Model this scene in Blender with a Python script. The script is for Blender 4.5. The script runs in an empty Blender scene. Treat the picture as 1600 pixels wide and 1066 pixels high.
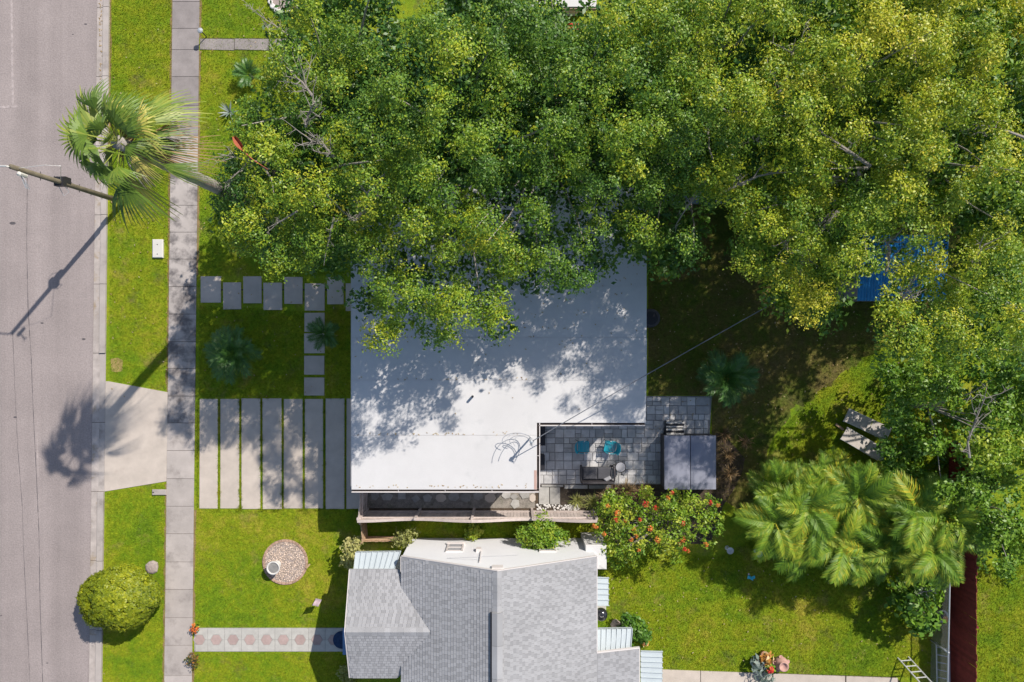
import bpy, math, random
import numpy as np
from mathutils import Vector, Matrix
random.seed(7)
R = np.random.default_rng(11)
SC = bpy.context.scene
COL = SC.collection

# ------------------------------------------------------------------ camera, sky, sun, exposure
CAMH = 30.0            # drone height in metres
PPM = 36.0             # photo pixels per metre on the ground
cam_d = bpy.data.cameras.new('camera'); cam = bpy.data.objects.new('camera', cam_d); COL.objects.link(cam)
cam.location = (0, 0, CAMH); cam.rotation_euler = (0, 0, 0)
cam_d.sensor_width = 36.0; cam_d.lens = 18.0 / ((800 / PPM) / CAMH)
cam_d.clip_start = 0.1; cam_d.clip_end = 1000
SC.camera = cam
SUN_EL = math.radians(43); SUN_AZ = math.radians(42)
W = bpy.data.worlds.new("World"); SC.world = W; W.use_nodes = True
nt = W.node_tree; nt.nodes.clear()
sky = nt.nodes.new('ShaderNodeTexSky'); sky.sky_type = 'NISHITA'; sky.sun_disc = False
sky.sun_elevation = SUN_EL; sky.sun_rotation = SUN_AZ; sky.air_density = 1.0; sky.dust_density = 1.0
bg = nt.nodes.new('ShaderNodeBackground'); bg.inputs[1].default_value = 0.10
wo = nt.nodes.new('ShaderNodeOutputWorld')
nt.links.new(sky.outputs[0], bg.inputs[0]); nt.links.new(bg.outputs[0], wo.inputs[0])
sl = bpy.data.lights.new('sun', 'SUN'); sl.energy = 4.1; sl.angle = math.radians(0.55); sl.color = (1.0, 0.93, 0.84)
so = bpy.data.objects.new('sun', sl); COL.objects.link(so)
sd = Vector((-math.sin(SUN_AZ) * math.cos(SUN_EL), -math.cos(SUN_AZ) * math.cos(SUN_EL), -math.sin(SUN_EL)))
so.rotation_euler = sd.to_track_quat('-Z', 'Y').to_euler(); so.location = (20, 20, 40)
SC.view_settings.view_transform = 'Standard'; SC.view_settings.look = 'None'
SC.view_settings.exposure = 0.45; SC.view_settings.gamma = 1.0; SC.view_settings.use_curve_mapping = False
SC.cycles.max_bounces = 6; SC.cycles.diffuse_bounces = 4; SC.cycles.transparent_max_bounces = 8

# ------------------------------------------------------------------ helpers
def G(px, py, z=0.0):
    """world point at height z that lies under photo pixel (px, py)"""
    k = (CAMH - z) / CAMH / PPM
    return Vector(((px - 800) * k, (533 - py) * k, z))
def V(*a): return Vector(a)
ORG = {}
def setp(o, label=None, cat=None, group=None, kind=None):
    if label: o['label'] = label
    if cat: o['category'] = cat
    if group: o['group'] = group
    if kind: o['kind'] = kind
    return o
def thing(name, label, cat, loc=(0, 0, 0), group=None, rz=0.0):
    o = bpy.data.objects.new(name, None); COL.objects.link(o); o.empty_display_size = 0.2
    o.location = loc; o.rotation_euler = (0, 0, rz)
    ORG[o.name] = Vector(loc) if rz == 0 else Vector((0, 0, 0))
    return setp(o, label, cat, group)
def link(name, me, parent=None, loc=(0, 0, 0), rot=(0, 0, 0), sc=(1, 1, 1)):
    o = bpy.data.objects.new(name, me); COL.objects.link(o)
    o.location = loc; o.rotation_euler = rot; o.scale = sc
    if parent is not None: o.parent = parent
    ORG[o.name] = Vector((0, 0, 0))
    return o

class MB:
    def __init__(s): s.v = []; s.f = []
    def add(s, vs, fs):
        b = len(s.v); s.v += [tuple(x) for x in vs]; s.f += [tuple(i + b for i in f) for f in fs]; return s
    def box(s, c, d, rz=0.0, M=None, taper=1.0):
        x, y, z = d[0] / 2, d[1] / 2, d[2] / 2; t = taper
        vs = [V(-x, -y, -z), V(x, -y, -z), V(x, y, -z), V(-x, y, -z), V(-x * t, -y * t, z), V(x * t, -y * t, z), V(x * t, y * t, z), V(-x * t, y * t, z)]
        m = M if M is not None else Matrix.Rotation(rz, 3, 'Z')
        vs = [m @ v + Vector(c) for v in vs]
        return s.add(vs, [(3, 2, 1, 0), (4, 5, 6, 7), (0, 1, 5, 4), (1, 2, 6, 5), (2, 3, 7, 6), (3, 0, 4, 7)])
    def bbox(s, c, d, b=0.012, rz=0.0):
        """box with chamfered top edges"""
        x, y, z = d[0] / 2, d[1] / 2, d[2] / 2
        pts = [(-x, -y), (x, -y), (x, y), (-x, y)]
        q = [(-x + b, -y + b), (x - b, -y + b), (x - b, y - b), (-x + b, y - b)]
        vs = [V(a, e, -z) for a, e in pts] + [V(a, e, z - b) for a, e in pts] + [V(a, e, z) for a, e in q]
        m = Matrix.Rotation(rz, 3, 'Z'); vs = [m @ v + Vector(c) for v in vs]
        fs = [(3, 2, 1, 0), (8, 9, 10, 11)]
        for i in range(4):
            j = (i + 1) % 4; fs += [(i, j, 4 + j, 4 + i), (4 + i, 4 + j, 8 + j, 8 + i)]
        return s.add(vs, fs)
    def prism(s, poly, z0, z1, b=0.0):
        """vertical prism over a counter-clockwise list of (x, y)"""
        n = len(poly)
        ar = sum(poly[i][0] * poly[(i + 1) % n][1] - poly[(i + 1) % n][0] * poly[i][1] for i in range(n))
        if ar < 0: poly = poly[::-1]
        vs = [V(p[0], p[1], z0) for p in poly] + [V(p[0], p[1], z1) for p in poly]
        fs = [tuple(range(n - 1, -1, -1)), tuple(range(n, 2 * n))]
        for i in range(n):
            j = (i + 1) % n; fs.append((i, j, n + j, n + i))
        return s.add(vs, fs)
    def tube(s, pts, rad, n=6, cap=True):
        pts = [Vector(p) for p in pts]; k = len(pts)
        if not hasattr(rad, '__len__'): rad = [rad] * k
        vs = []; fs = []; up = None
        for i, p in enumerate(pts):
            t = (pts[min(i + 1, k - 1)] - pts[max(i - 1, 0)])
            t = t.normalized() if t.length > 1e-9 else V(0, 0, 1)
            if up is None: up = V(0, 0, 1) if abs(t.z) < 0.9 else V(1, 0, 0)
            a = t.cross(up)
            if a.length < 1e-6: a = t.cross(V(0, 1, 0.3))
            a.normalize(); b = t.cross(a).normalized(); up = -b if False else up
            for j in range(n):
                an = 2 * math.pi * j / n
                vs.append(p + (a * math.cos(an) + b * math.sin(an)) * rad[i])
        for i in range(k - 1):
            for j in range(n):
                j2 = (j + 1) % n
                fs.append((i * n + j, i * n + j2, (i + 1) * n + j2, (i + 1) * n + j))
        if cap: fs += [tuple(range(n - 1, -1, -1)), tuple((k - 1) * n + j for j in range(n))]
        return s.add(vs, fs)
    def lathe(s, prof, c=(0, 0, 0), n=20, M=None):
        vs = []; fs = []; k = len(prof)
        for r, z in prof:
            for j in range(n):
                a = 2 * math.pi * j / n
                v = V(r * math.cos(a), r * math.sin(a), z)
                if M is not None: v = M @ v
                vs.append(v + Vector(c))
        for i in range(k - 1):
            for j in range(n):
                j2 = (j + 1) % n
                fs.append((i * n + j, i * n + j2, (i + 1) * n + j2, (i + 1) * n + j))
        fs += [tuple(range(n - 1, -1, -1)), tuple((k - 1) * n + j for j in range(n))]
        return s.add(vs, fs)
    def quad(s, a, b, c, d): return s.add([a, b, c, d], [(0, 1, 2, 3)])
    def mesh(s, name, mat, smooth=False, off=None):
        me = bpy.data.meshes.new(name)
        vs = s.v if off is None else [(x - off[0], y - off[1], z - off[2]) for x, y, z in s.v]
        me.from_pydata(vs, [], s.f); me.materials.append(mat); me.update()
        if smooth: me.polygons.foreach_set('use_smooth', [True] * len(me.polygons))
        return me
    def part(s, name, mat, parent=None, smooth=False, label=None, kind=None):
        root = parent
        while root is not None and root.parent is not None: root = root.parent
        off = ORG[root.name] if root is not None else None
        o = link(name, s.mesh(name, mat, smooth, off), parent)
        return setp(o, label, None, None, kind)

def solo(mb, name, label, cat, mat, smooth=False, group=None, base=None):
    """a thing that is one mesh"""
    b = Vector(base) if base is not None else Vector((0, 0, 0))
    o = link(name, mb.mesh(name, mat, smooth, b), None, b)
    return setp(o, label, cat, group)
def structure(mb, name, mat, parent=None, smooth=False):
    o = mb.part(name, mat, parent, smooth)
    if parent is None: o['kind'] = 'structure'
    return o

# ------------------------------------------------------------------ materials
def newmat(name):
    m = bpy.data.materials.new(name); m.use_nodes = True; t = m.node_tree; t.nodes.clear()
    out = t.nodes.new('ShaderNodeOutputMaterial'); p = t.nodes.new('ShaderNodeBsdfPrincipled')
    t.links.new(p.outputs[0], out.inputs[0]); return m, t, p, out
def noise(t, vec, scale, detail=4, rough=0.6):
    n = t.nodes.new('ShaderNodeTexNoise'); n.inputs['Scale'].default_value = scale
    n.inputs['Detail'].default_value = detail; n.inputs['Roughness'].default_value = rough
    t.links.new(vec, n.inputs['Vector']); return n.outputs['Fac']
def ramp(t, fac, stops):
    r = t.nodes.new('ShaderNodeValToRGB'); e = r.color_ramp.elements
    while len(e) < len(stops): e.new(0.5)
    for i, (p, c) in enumerate(stops):
        e[i].position = p; e[i].color = (c, c, c, 1) if not hasattr(c, '__len__') else (c[0], c[1], c[2], 1)
    t.links.new(fac, r.inputs[0]); return r.outputs[0]
def mix(t, fac, a, b, mode='MIX'):
    n = t.nodes.new('ShaderNodeMix'); n.data_type = 'RGBA'; n.blend_type = mode
    for s, v in ((n.inputs[0], fac), (n.inputs[6], a), (n.inputs[7], b)):
        if isinstance(v, (int, float)): s.default_value = v
        elif hasattr(v, '__len__'): s.default_value = (v[0], v[1], v[2], 1)
        else: t.links.new(v, s)
    return n.outputs[2]
def math_(t, op, a, b=None):
    n = t.nodes.new('ShaderNodeMath'); n.operation = op
    for i, v in enumerate((a, b)):
        if v is None: continue
        if isinstance(v, (int, float)): n.inputs[i].default_value = v
        else: t.links.new(v, n.inputs[i])
    return n.outputs[0]
def pos(t):
    return t.nodes.new('ShaderNodeNewGeometry').outputs['Position']
def bump(t, p, h, strength=0.3, dist=0.02):
    b = t.nodes.new('ShaderNodeBump'); b.inputs['Strength'].default_value = strength; b.inputs['Distance'].default_value = dist
    t.links.new(h, b.inputs['Height']); t.links.new(b.outputs[0], p.inputs['Normal'])
def surf(name, c, rough=0.7, var=0.25, scale=3.0, fine=40.0, fvar=0.15, bmp=0.25, bdist=0.01, metal=0.0, objvar=0.0, stain=None, tint=0.0, spec=0.3, bands=0.0):
    """weathered surface: large and fine value noise, optional stains, per-object and per-face variation"""
    m, t, p, out = newmat(name); P = pos(t)
    a = ramp(t, noise(t, P, scale, 5), [(0.25, 1 - var), (0.75, 1 + var * 0.6)])
    b = ramp(t, noise(t, P, fine, 3, 0.7), [(0.25, 1 - fvar), (0.75, 1 + fvar)])
    col = mix(t, 1.0, mix(t, 1.0, c, a, 'MULTIPLY'), b, 'MULTIPLY')
    if bands:   # wheel tracks along the street
        mp = t.nodes.new('ShaderNodeMapping'); mp.inputs['Scale'].default_value = (1.0, 0.03, 0.0); t.links.new(P, mp.inputs['Vector'])
        col = mix(t, 1.0, col, ramp(t, noise(t, mp.outputs[0], 1.1, 3), [(0.3, 1 - bands), (0.7, 1 + bands)]), 'MULTIPLY')
    if stain:
        sc, sfac, scol = stain
        f = ramp(t, noise(t, P, sc, 6, 0.65), [(sfac, 0.0), (min(sfac + 0.17, 1.0), 0.85)])
        col = mix(t, f, col, scol)
    if objvar:
        oi = t.nodes.new('ShaderNodeObjectInfo')
        col = mix(t, 1.0, col, ramp(t, oi.outputs['Random'], [(0, 1 - objvar), (1, 1 + objvar)]), 'MULTIPLY')
    if tint:
        at = t.nodes.new('ShaderNodeAttribute'); at.attribute_name = 'tint'
        col = mix(t, 1.0, col, ramp(t, at.outputs['Fac'], [(0, 1 - tint), (1, 1 + tint)]), 'MULTIPLY')
    t.links.new(col, p.inputs['Base Color']); p.inputs['Roughness'].default_value = rough; p.inputs['Metallic'].default_value = metal
    p.inputs['Specular IOR Level'].default_value = spec
    if bmp: bump(t, p, noise(t, P, fine, 4, 0.7), bmp, bdist)
    return m
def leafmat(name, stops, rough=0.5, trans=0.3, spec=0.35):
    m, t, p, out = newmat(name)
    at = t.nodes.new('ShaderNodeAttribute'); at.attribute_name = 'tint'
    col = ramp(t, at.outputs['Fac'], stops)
    t.links.new(col, p.inputs['Base Color']); p.inputs['Roughness'].default_value = rough; p.inputs['Specular IOR Level'].default_value = spec
    tr = t.nodes.new('ShaderNodeBsdfTranslucent'); t.links.new(mix(t, 1.0, col, (1.1, 1.15, 0.6), 'MULTIPLY'), tr.inputs[0])
    ms = t.nodes.new('ShaderNodeMixShader'); ms.inputs[0].default_value = trans
    t.links.new(p.outputs[0], ms.inputs[1]); t.links.new(tr.outputs[0], ms.inputs[2]); t.links.new(ms.outputs[0], out.inputs[0])
    return m
def grasscol(t, P, tintfac=None, worn=False):
    big = noise(t, P, 0.30, 6, 0.65); mid = noise(t, P, 2.2, 5, 0.7); fine = noise(t, P, 13, 6, 0.9); med = noise(t, P, 7, 5, 0.75)
    f = math_(t, 'ADD', math_(t, 'MULTIPLY', big, 0.65), math_(t, 'MULTIPLY', mid, 0.4))
    col = ramp(t, f, [(0.34, (0.085, 0.175, 0.010)), (0.46, (0.175, 0.280, 0.011)), (0.57, (0.265, 0.320, 0.014)), (0.70, (0.42, 0.36, 0.05))])
    dry = ramp(t, noise(t, P, 0.75, 6, 0.7), [(0.56, 0.0), (0.72, 0.7)])
    if not worn: col = mix(t, dry, col, (0.36, 0.27, 0.09))
    if worn: col = ramp(t, f, [(0.34, (0.055, 0.105, 0.014)), (0.45, (0.11, 0.15, 0.018)), (0.55, (0.16, 0.145, 0.035)), (0.68, (0.21, 0.155, 0.065))])  # worn turf, with the yard's shade also put into these darker browns
    col = mix(t, 1.0, col, ramp(t, fine, [(0.3, 0.6), (0.7, 1.3)]), 'MULTIPLY')
    col = mix(t, 1.0, col, ramp(t, med, [(0.3, 0.74), (0.7, 1.22)]), 'MULTIPLY')
    if tintfac is not None:
        col = mix(t, 1.0, col, ramp(t, tintfac, [(0, (0.7, 0.75, 0.6)), (0.8, (1.15, 1.1, 1.1)), (1, (1.7, 1.4, 1.6))]), 'MULTIPLY')
    return col
def grassmat(name, blades, worn=False):
    m, t, p, out = newmat(name); P = pos(t)
    tf = None
    if blades:
        at = t.nodes.new('ShaderNodeAttribute'); at.attribute_name = 'tint'; tf = at.outputs['Fac']
    col = grasscol(t, P, tf, worn)
    if not blades:   # worn soil shows where the yard is thin
        f = ramp(t, noise(t, P, 0.9, 6, 0.7), [(0.56, 0.0), (0.72, 0.7)])
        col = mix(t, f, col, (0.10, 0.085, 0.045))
    t.links.new(col, p.inputs['Base Color']); p.inputs['Roughness'].default_value = 0.75; p.inputs['Specular IOR Level'].default_value = 0.15
    if not blades: bump(t, p, noise(t, P, 45, 4, 0.8), 0.9, 0.04)
    return m

M = {}
M['greyfence'] = surf('blue_grey_fence', (0.22, 0.27, 0.31), 0.8)
M['lawn'] = grassmat('lawn_turf', False)
M['blade'] = grassmat('grass_blades', True); M['worn'] = grassmat('worn_shaded_turf', False, True); M['wornshadeblade'] = grassmat('worn_shaded_blades', True, True)
M['asphalt'] = surf('asphalt', (0.30, 0.257, 0.245), 0.9, 0.12, 0.6, 16, 0.20, 0.6, 0.02, bands=.10, stain=(0.8, 0.64, (0.24, 0.21, 0.20)))
M['seal'] = surf('crack_seal', (0.10, 0.09, 0.095), 0.8)
M['paint'] = surf('worn_road_paint', (0.40, 0.345, 0.33), 0.8, 0.4, 6, 60, 0.3)
M['concrete'] = surf('concrete', (0.42, 0.375, 0.345), 0.85, 0.18, 1.4, 60, 0.10, 0.3, 0.006, objvar=0.07, stain=(1.1, 0.52, (0.24, 0.212, 0.195)))
M['concrete_old'] = surf('old_concrete', (0.28, 0.25, 0.24), 0.9, 0.25, 1.8, 60, 0.14, 0.3, 0.006, objvar=0.08, stain=(1.0, 0.58, (0.15, 0.135, 0.13)))
M['concrete_stain'] = surf('stained_concrete', (0.40, 0.36, 0.335), 0.85, 0.2, 1.4, 60, 0.10, 0.3, 0.006, objvar=0.07, stain=(1.3, 0.44, (0.10, 0.09, 0.09)))
M['slab'] = surf('pale_slab', (0.50, 0.435, 0.375), 0.85, 0.16, 1.6, 70, 0.06, 0.2, 0.005, objvar=0.05, stain=(1.3, 0.62, (0.38, 0.31, 0.265)))
M['gutterdirt'] = surf('gutter_concrete', (0.42, 0.37, 0.34), 0.9, 0.3, 2.2, 50, 0.15, 0.3, 0.006, objvar=0.05, stain=(1.4, 0.56, (0.27, 0.19, 0.09)))
M['soil'] = surf('dark_soil', (0.075, 0.06, 0.045), 0.95, 0.5, 3, 40, 0.4, 0.9, 0.04, stain=(3.0, 0.6, (0.11, 0.085, 0.06)))
M['mulch'] = surf('brown_mulch', (0.11, 0.08, 0.055), 0.95, 0.5, 5, 45, 0.5, 1.0, 0.05, stain=(6.0, 0.6, (0.17, 0.12, 0.09)))
M['white'] = surf('white_stucco', (0.72, 0.725, 0.745), 0.8, 0.05, 0.8, 60, 0.04, 0.2, 0.006)
M['roofwhite'] = surf('white_roof_membrane', (0.60, 0.59, 0.585), 0.7, 0.07, 0.8, 25, 0.03, 0.08, 0.004, objvar=0.02, stain=(1.1, 0.60, (0.50, 0.50, 0.495)))
M['trim'] = surf('white_trim', (0.62, 0.58, 0.56), 0.5, 0.06, 2, 40, 0.03, 0.0)
M['pinktrim'] = surf('pinkish_fascia', (0.50, 0.33, 0.28), 0.6, 0.2, 2, 40, 0.08, 0.0)
M['gutterin'] = surf('gutter_dark', (0.06, 0.04, 0.035), 0.9, 0.4, 5, 50, 0.3)  # very dark colour for the bottom of the roof gutters
M['shingle'] = surf('grey_shingle', (0.325, 0.325, 0.335), 0.9, 0.12, 0.5, 70, 0.16, 0.4, 0.006, tint=0.19)
M['ridge'] = surf('shingle_ridge', (0.33, 0.33, 0.34), 0.9, 0.08, 1.5, 60, 0.12, 0.3, 0.006, objvar=0.1)
M['awning'] = surf('pale_blue_aluminium', (0.43, 0.48, 0.505), 0.5, 0.07, 2, 40, 0.03, 0.0, objvar=0.04)
M['bluetrim'] = surf('blue_painted_trim', (0.16, 0.30, 0.52), 0.5)
M['glass'] = surf('window_glass', (0.12, 0.13, 0.14), 0.12, 0.1, 2, 20, 0.05, 0.0, spec=0.6)
M['louver'] = surf('grey_louvre', (0.30, 0.30, 0.31), 0.5)
M['dark'] = surf('dark_void_and_shadow', (0.02, 0.02, 0.025), 0.8)
M['black'] = surf('black_metal', (0.025, 0.025, 0.03), 0.4, 0.2, 5, 40, 0.1, 0.0)
M['wick'] = surf('dark_wicker', (0.055, 0.05, 0.055), 0.6, 0.35, 8, 90, 0.4, 0.6, 0.01)
M['cush'] = surf('dark_cushion', (0.08, 0.08, 0.09), 0.9, 0.2, 5, 60, 0.2, 0.3)
M['teal'] = surf('teal_plastic', (0.016, 0.36, 0.46), 0.35, 0.1, 4, 40, 0.05, 0.0, spec=0.5)
M['tubcover'] = surf('blue_grey_vinyl', (0.25, 0.26, 0.32), 0.5, 0.10, 2, 50, 0.06, 0.15, 0.005, spec=0.4)
M['tubskirt'] = surf('dark_tub_skirt', (0.07, 0.065, 0.07), 0.6)
M['step'] = surf('step_tread', (0.36, 0.36, 0.38), 0.6)
M['paver'] = surf('grey_paver', (0.50, 0.49, 0.485), 0.9, 0.2, 4, 60, 0.16, 0.4, 0.008, objvar=0.24)
M['paverbase'] = surf('paver_bed', (0.27, 0.26, 0.255), 0.95, 0.3, 6, 60, 0.3)
M['hexred'] = surf('red_hex_paver', (0.40, 0.30, 0.275), 0.85, 0.16, 5, 70, 0.12, 0.3, 0.006, objvar=0.07)
M['hexpale'] = surf('pale_path_paver', (0.44, 0.425, 0.39), 0.85, 0.16, 4, 70, 0.1, 0.3, 0.006, objvar=0.05)
M['wood'] = surf('weathered_fence_wood', (0.50, 0.43, 0.395), 0.85, 0.2, 4, 60, 0.18, 0.4, 0.008, objvar=0.14, stain=(4, 0.62, (0.22, 0.18, 0.16)))
M['woodtan'] = surf('tan_wood', (0.44, 0.30, 0.19), 0.8, 0.2, 4, 60, 0.15, 0.3, objvar=0.12)
M['redwood'] = surf('red_stained_wood', (0.21, 0.034, 0.030), 0.7, 0.3, 5, 60, 0.2, 0.3, objvar=0.18)
M['steel'] = surf('galvanised_steel', (0.55, 0.57, 0.60), 0.4, 0.1, 4, 40, 0.05, 0.0, metal=0.5)
M['alu'] = surf('bright_aluminium', (0.68, 0.68, 0.66), 0.35, 0.08, 4, 40, 0.05, 0.0, metal=0.35)
M['polewood'] = surf('utility_pole_wood', (0.17, 0.145, 0.10), 0.9, 0.3, 3, 60, 0.25, 0.5, 0.01)
M['cable'] = surf('grey_cable', (0.42, 0.43, 0.46), 0.6)
M['darkcable'] = surf('dark_cable', (0.16, 0.17, 0.20), 0.6)
M['blueroof'] = surf('blue_metal_roof', (0.03, 0.26, 0.58), 0.4, 0.15, 1.5, 40, 0.06, 0.0, objvar=0.06, stain=(1.4, 0.66, (0.02, 0.07, 0.16)))
M['bark'] = surf('grey_bark', (0.34, 0.31, 0.275), 0.95, 0.35, 5, 45, 0.3, 0.6, 0.02)
M['palebark'] = surf('pale_dead_twig', (0.30, 0.27, 0.24), 0.95, 0.25, 5, 60, 0.2, 0.3)
M['palmtrunk'] = surf('palm_trunk', (0.34, 0.31, 0.28), 0.95, 0.25, 4, 30, 0.3, 0.7, 0.02)
M['terra'] = surf('terracotta', (0.50, 0.26, 0.18), 0.8, 0.2, 6, 50, 0.1)
M['pinkpot'] = surf('pinkish_clay', (0.50, 0.30, 0.25), 0.8, 0.25, 7, 50, 0.15)
M['paleplastic'] = surf('pale_plastic', (0.60, 0.58, 0.53), 0.5, 0.08, 3, 40, 0.05, 0.1)
M['mesh'] = surf('taupe_sling_fabric', (0.50, 0.455, 0.415), 0.7, 0.1, 3, 70, 0.12, 0.2, stain=(7, 0.66, (0.2, 0.18, 0.16)))
M['rock'] = surf('pinkish_rock', (0.36, 0.30, 0.27), 0.9, 0.25, 8, 50, 0.2, 0.6, 0.02)
M['pebble'] = surf('pebbles', (0.56, 0.45, 0.37), 0.85, 0.2, 9, 60, 0.2, 0.0, tint=0.5)
M['edge'] = surf('white_edging_block', (0.62, 0.60, 0.57), 0.85, 0.12, 6, 50, 0.1, 0.3, objvar=0.08)
M['brick'] = surf('brick_edging', (0.40, 0.27, 0.20), 0.85, 0.2, 7, 50, 0.15, 0.3, objvar=0.15)
M['orange'] = surf('orange_pumpkin', (0.80, 0.26, 0.02), 0.45, 0.1, 5, 40, 0.05, 0.0)
M['redthing'] = surf('red_plastic', (0.55, 0.05, 0.03), 0.5)
M['rust'] = surf('rust_dead_leaf', (0.36, 0.10, 0.05), 0.7, 0.3, 6, 40, 0.2)
M['navy'] = surf('navy_mat', (0.02, 0.045, 0.11), 0.9, 0.4, 9, 60, 0.4, 0.4)
M['flag'] = surf('pale_pink_flag', (0.60, 0.46, 0.50), 0.8, 0.25, 12, 40, 0.1, 0.0)
M['stone'] = surf('stepping_stone', (0.34, 0.33, 0.31), 0.9, 0.25, 4, 60, 0.15, 0.4, objvar=0.25)
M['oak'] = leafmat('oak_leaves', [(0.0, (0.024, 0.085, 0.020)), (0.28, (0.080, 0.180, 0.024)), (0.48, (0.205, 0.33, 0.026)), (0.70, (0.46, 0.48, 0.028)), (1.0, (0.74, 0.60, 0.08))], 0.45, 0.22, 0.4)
M['lush'] = leafmat('lush_leaves', [(0.0, (0.028, 0.085, 0.012)), (0.4, (0.085, 0.20, 0.020)), (0.75, (0.19, 0.32, 0.022)), (1.0, (0.40, 0.45, 0.04))], 0.45, 0.2, 0.4)
M['hedge'] = leafmat('clipped_shrub_leaves', [(0.0, (0.06, 0.10, 0.008)), (0.5, (0.22, 0.27, 0.012)), (1.0, (0.44, 0.44, 0.02))], 0.5, 0.25)
M['palm'] = leafmat('palm_leaves', [(0.0, (0.040, 0.085, 0.014)), (0.45, (0.13, 0.21, 0.025)), (0.8, (0.31, 0.34, 0.06)), (1.0, (0.52, 0.42, 0.12))], 0.45, 0.15, 0.4)
M['areca'] = leafmat('areca_leaves', [(0.0, (0.045, 0.12, 0.012)), (0.45, (0.15, 0.27, 0.020)), (0.8, (0.33, 0.38, 0.03)), (1.0, (0.66, 0.48, 0.03))], 0.5, 0.16, 0.3)
M['darkpalm'] = leafmat('dark_palm_leaves', [(0.0, (0.035, 0.10, 0.025)), (0.6, (0.085, 0.20, 0.035)), (1.0, (0.20, 0.32, 0.045))], 0.4, 0.25, 0.5)
M['dryleaf'] = leafmat('dry_leaves', [(0.0, (0.20, 0.12, 0.06)), (0.5, (0.36, 0.25, 0.12)), (1.0, (0.52, 0.42, 0.27))], 0.8, 0.15, 0.2)
M['pale_leaf'] = leafmat('pale_green_leaves', [(0.0, (0.12, 0.16, 0.04)), (0.5, (0.32, 0.33, 0.10)), (1.0, (0.55, 0.50, 0.22))], 0.5, 0.25)
M['silver_leaf'] = leafmat('silver_leaves', [(0.0, (0.10, 0.15, 0.12)), (0.5, (0.22, 0.28, 0.24)), (1.0, (0.42, 0.46, 0.44))], 0.5, 0.2)
M['red_flower'] = leafmat('red_petals', [(0.0, (0.50, 0.02, 0.02)), (0.5, (0.72, 0.05, 0.05)), (1.0, (0.85, 0.20, 0.12))], 0.6, 0.25, 0.2)
M['orange_flower'] = leafmat('orange_petals', [(0.0, (0.60, 0.12, 0.03)), (0.5, (0.78, 0.24, 0.06)), (1.0, (0.85, 0.42, 0.12))], 0.6, 0.25, 0.2)
M['croton'] = leafmat('croton_leaves', [(0.0, (0.05, 0.09, 0.02)), (0.4, (0.45, 0.18, 0.04)), (0.75, (0.65, 0.32, 0.07)), (1.0, (0.70, 0.60, 0.35))], 0.5, 0.2)

# ------------------------------------------------------------------ foliage engines
def np_mesh(name, verts, faces_n, nper, tint, mat):
    """numpy mesh whose faces are consecutive runs of nper vertices"""
    me = bpy.data.meshes.new(name); nv = len(verts)
    me.vertices.add(nv); me.vertices.foreach_set('co', verts.astype(np.float32).ravel())
    me.loops.add(faces_n * nper); me.loops.foreach_set('vertex_index', np.arange(faces_n * nper, dtype=np.int32))
    me.polygons.add(faces_n)
    me.polygons.foreach_set('loop_start', np.arange(0, faces_n * nper, nper, dtype=np.int32))
    me.polygons.foreach_set('loop_total', np.full(faces_n, nper, dtype=np.int32))
    at = me.attributes.new('tint', 'FLOAT', 'FACE'); at.data.foreach_set('value', np.clip(tint, 0, 1).astype(np.float32))
    me.materials.append(mat); me.update(calc_edges=True)
    return me
def nrm(a): return a / np.maximum(np.linalg.norm(a, axis=-1, keepdims=True), 1e-9)
def leaf_quads(P, N, L, Wd, fold=0.12):
    n = len(P); U = nrm(np.cross(N, R.normal(size=(n, 3)))); Vv = np.cross(N, U)
    L = L[:, None]; Wd = Wd[:, None]
    v = np.stack([P - U * L / 2, P + Vv * Wd / 2 + N * L * fold - U * L * .06, P + U * L / 2, P - Vv * Wd / 2 + N * L * fold - U * L * .06], axis=1)
    return v.reshape(-1, 3)
def leaf_cloud(C, rad, twigs, per, L, tint, flat=0.7, tuft=0.10, aspect=0.55, upb=0.45, tn=0.06, bias=None):
    """leaf clumps at C: each has twigs ending in tufts of leaves. returns verts, tint"""
    nC = len(C); n1 = nC * twigs
    d = R.normal(size=(n1, 3)); d[:, 2] = np.abs(d[:, 2]) * 1.0 - 0.35; d = nrm(d)
    rr = np.repeat(rad, twigs)[:, None] * (0.45 + 0.62 * R.random((n1, 1)))
    tips = np.repeat(C, twigs, axis=0) + d * rr * np.array([1, 1, flat])
    tt = np.repeat(tint, twigs) + R.normal(0, 0.075, n1)
    n2 = n1 * per
    P = np.repeat(tips, per, axis=0) + R.normal(0, tuft, (n2, 3)) * np.array([1, 1, 0.7])
    N = np.repeat(d, per, axis=0) * 0.45 + np.array([0, 0, upb]) + R.normal(0, 0.42, (n2, 3))
    if bias is not None: N = N + np.repeat(bias, twigs * per, axis=0)
    N = nrm(N)
    Ls = L * (0.5 + 1.0 * R.random(n2))
    return leaf_quads(P, N, Ls, Ls * aspect), np.repeat(tt, per) + R.normal(0, tn, n2)
def poisson_lobes(lobes, dmin, tries=9):
    """photo-pixel points spread through a union of discs (px, py, r, z)"""
    pts = []
    for (cx, cy, r, z) in lobes:
        k = int(tries * (r / dmin) ** 2) + 6
        for _ in range(k):
            a = random.random() * 2 * math.pi; q = math.sqrt(random.random()) * r
            x = cx + q * math.cos(a); y = cy + q * math.sin(a)
            if all((x - p[0]) ** 2 + (y - p[1]) ** 2 > dmin * dmin for p in pts):
                pts.append((x, y, z, q / r))
    return pts
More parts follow.
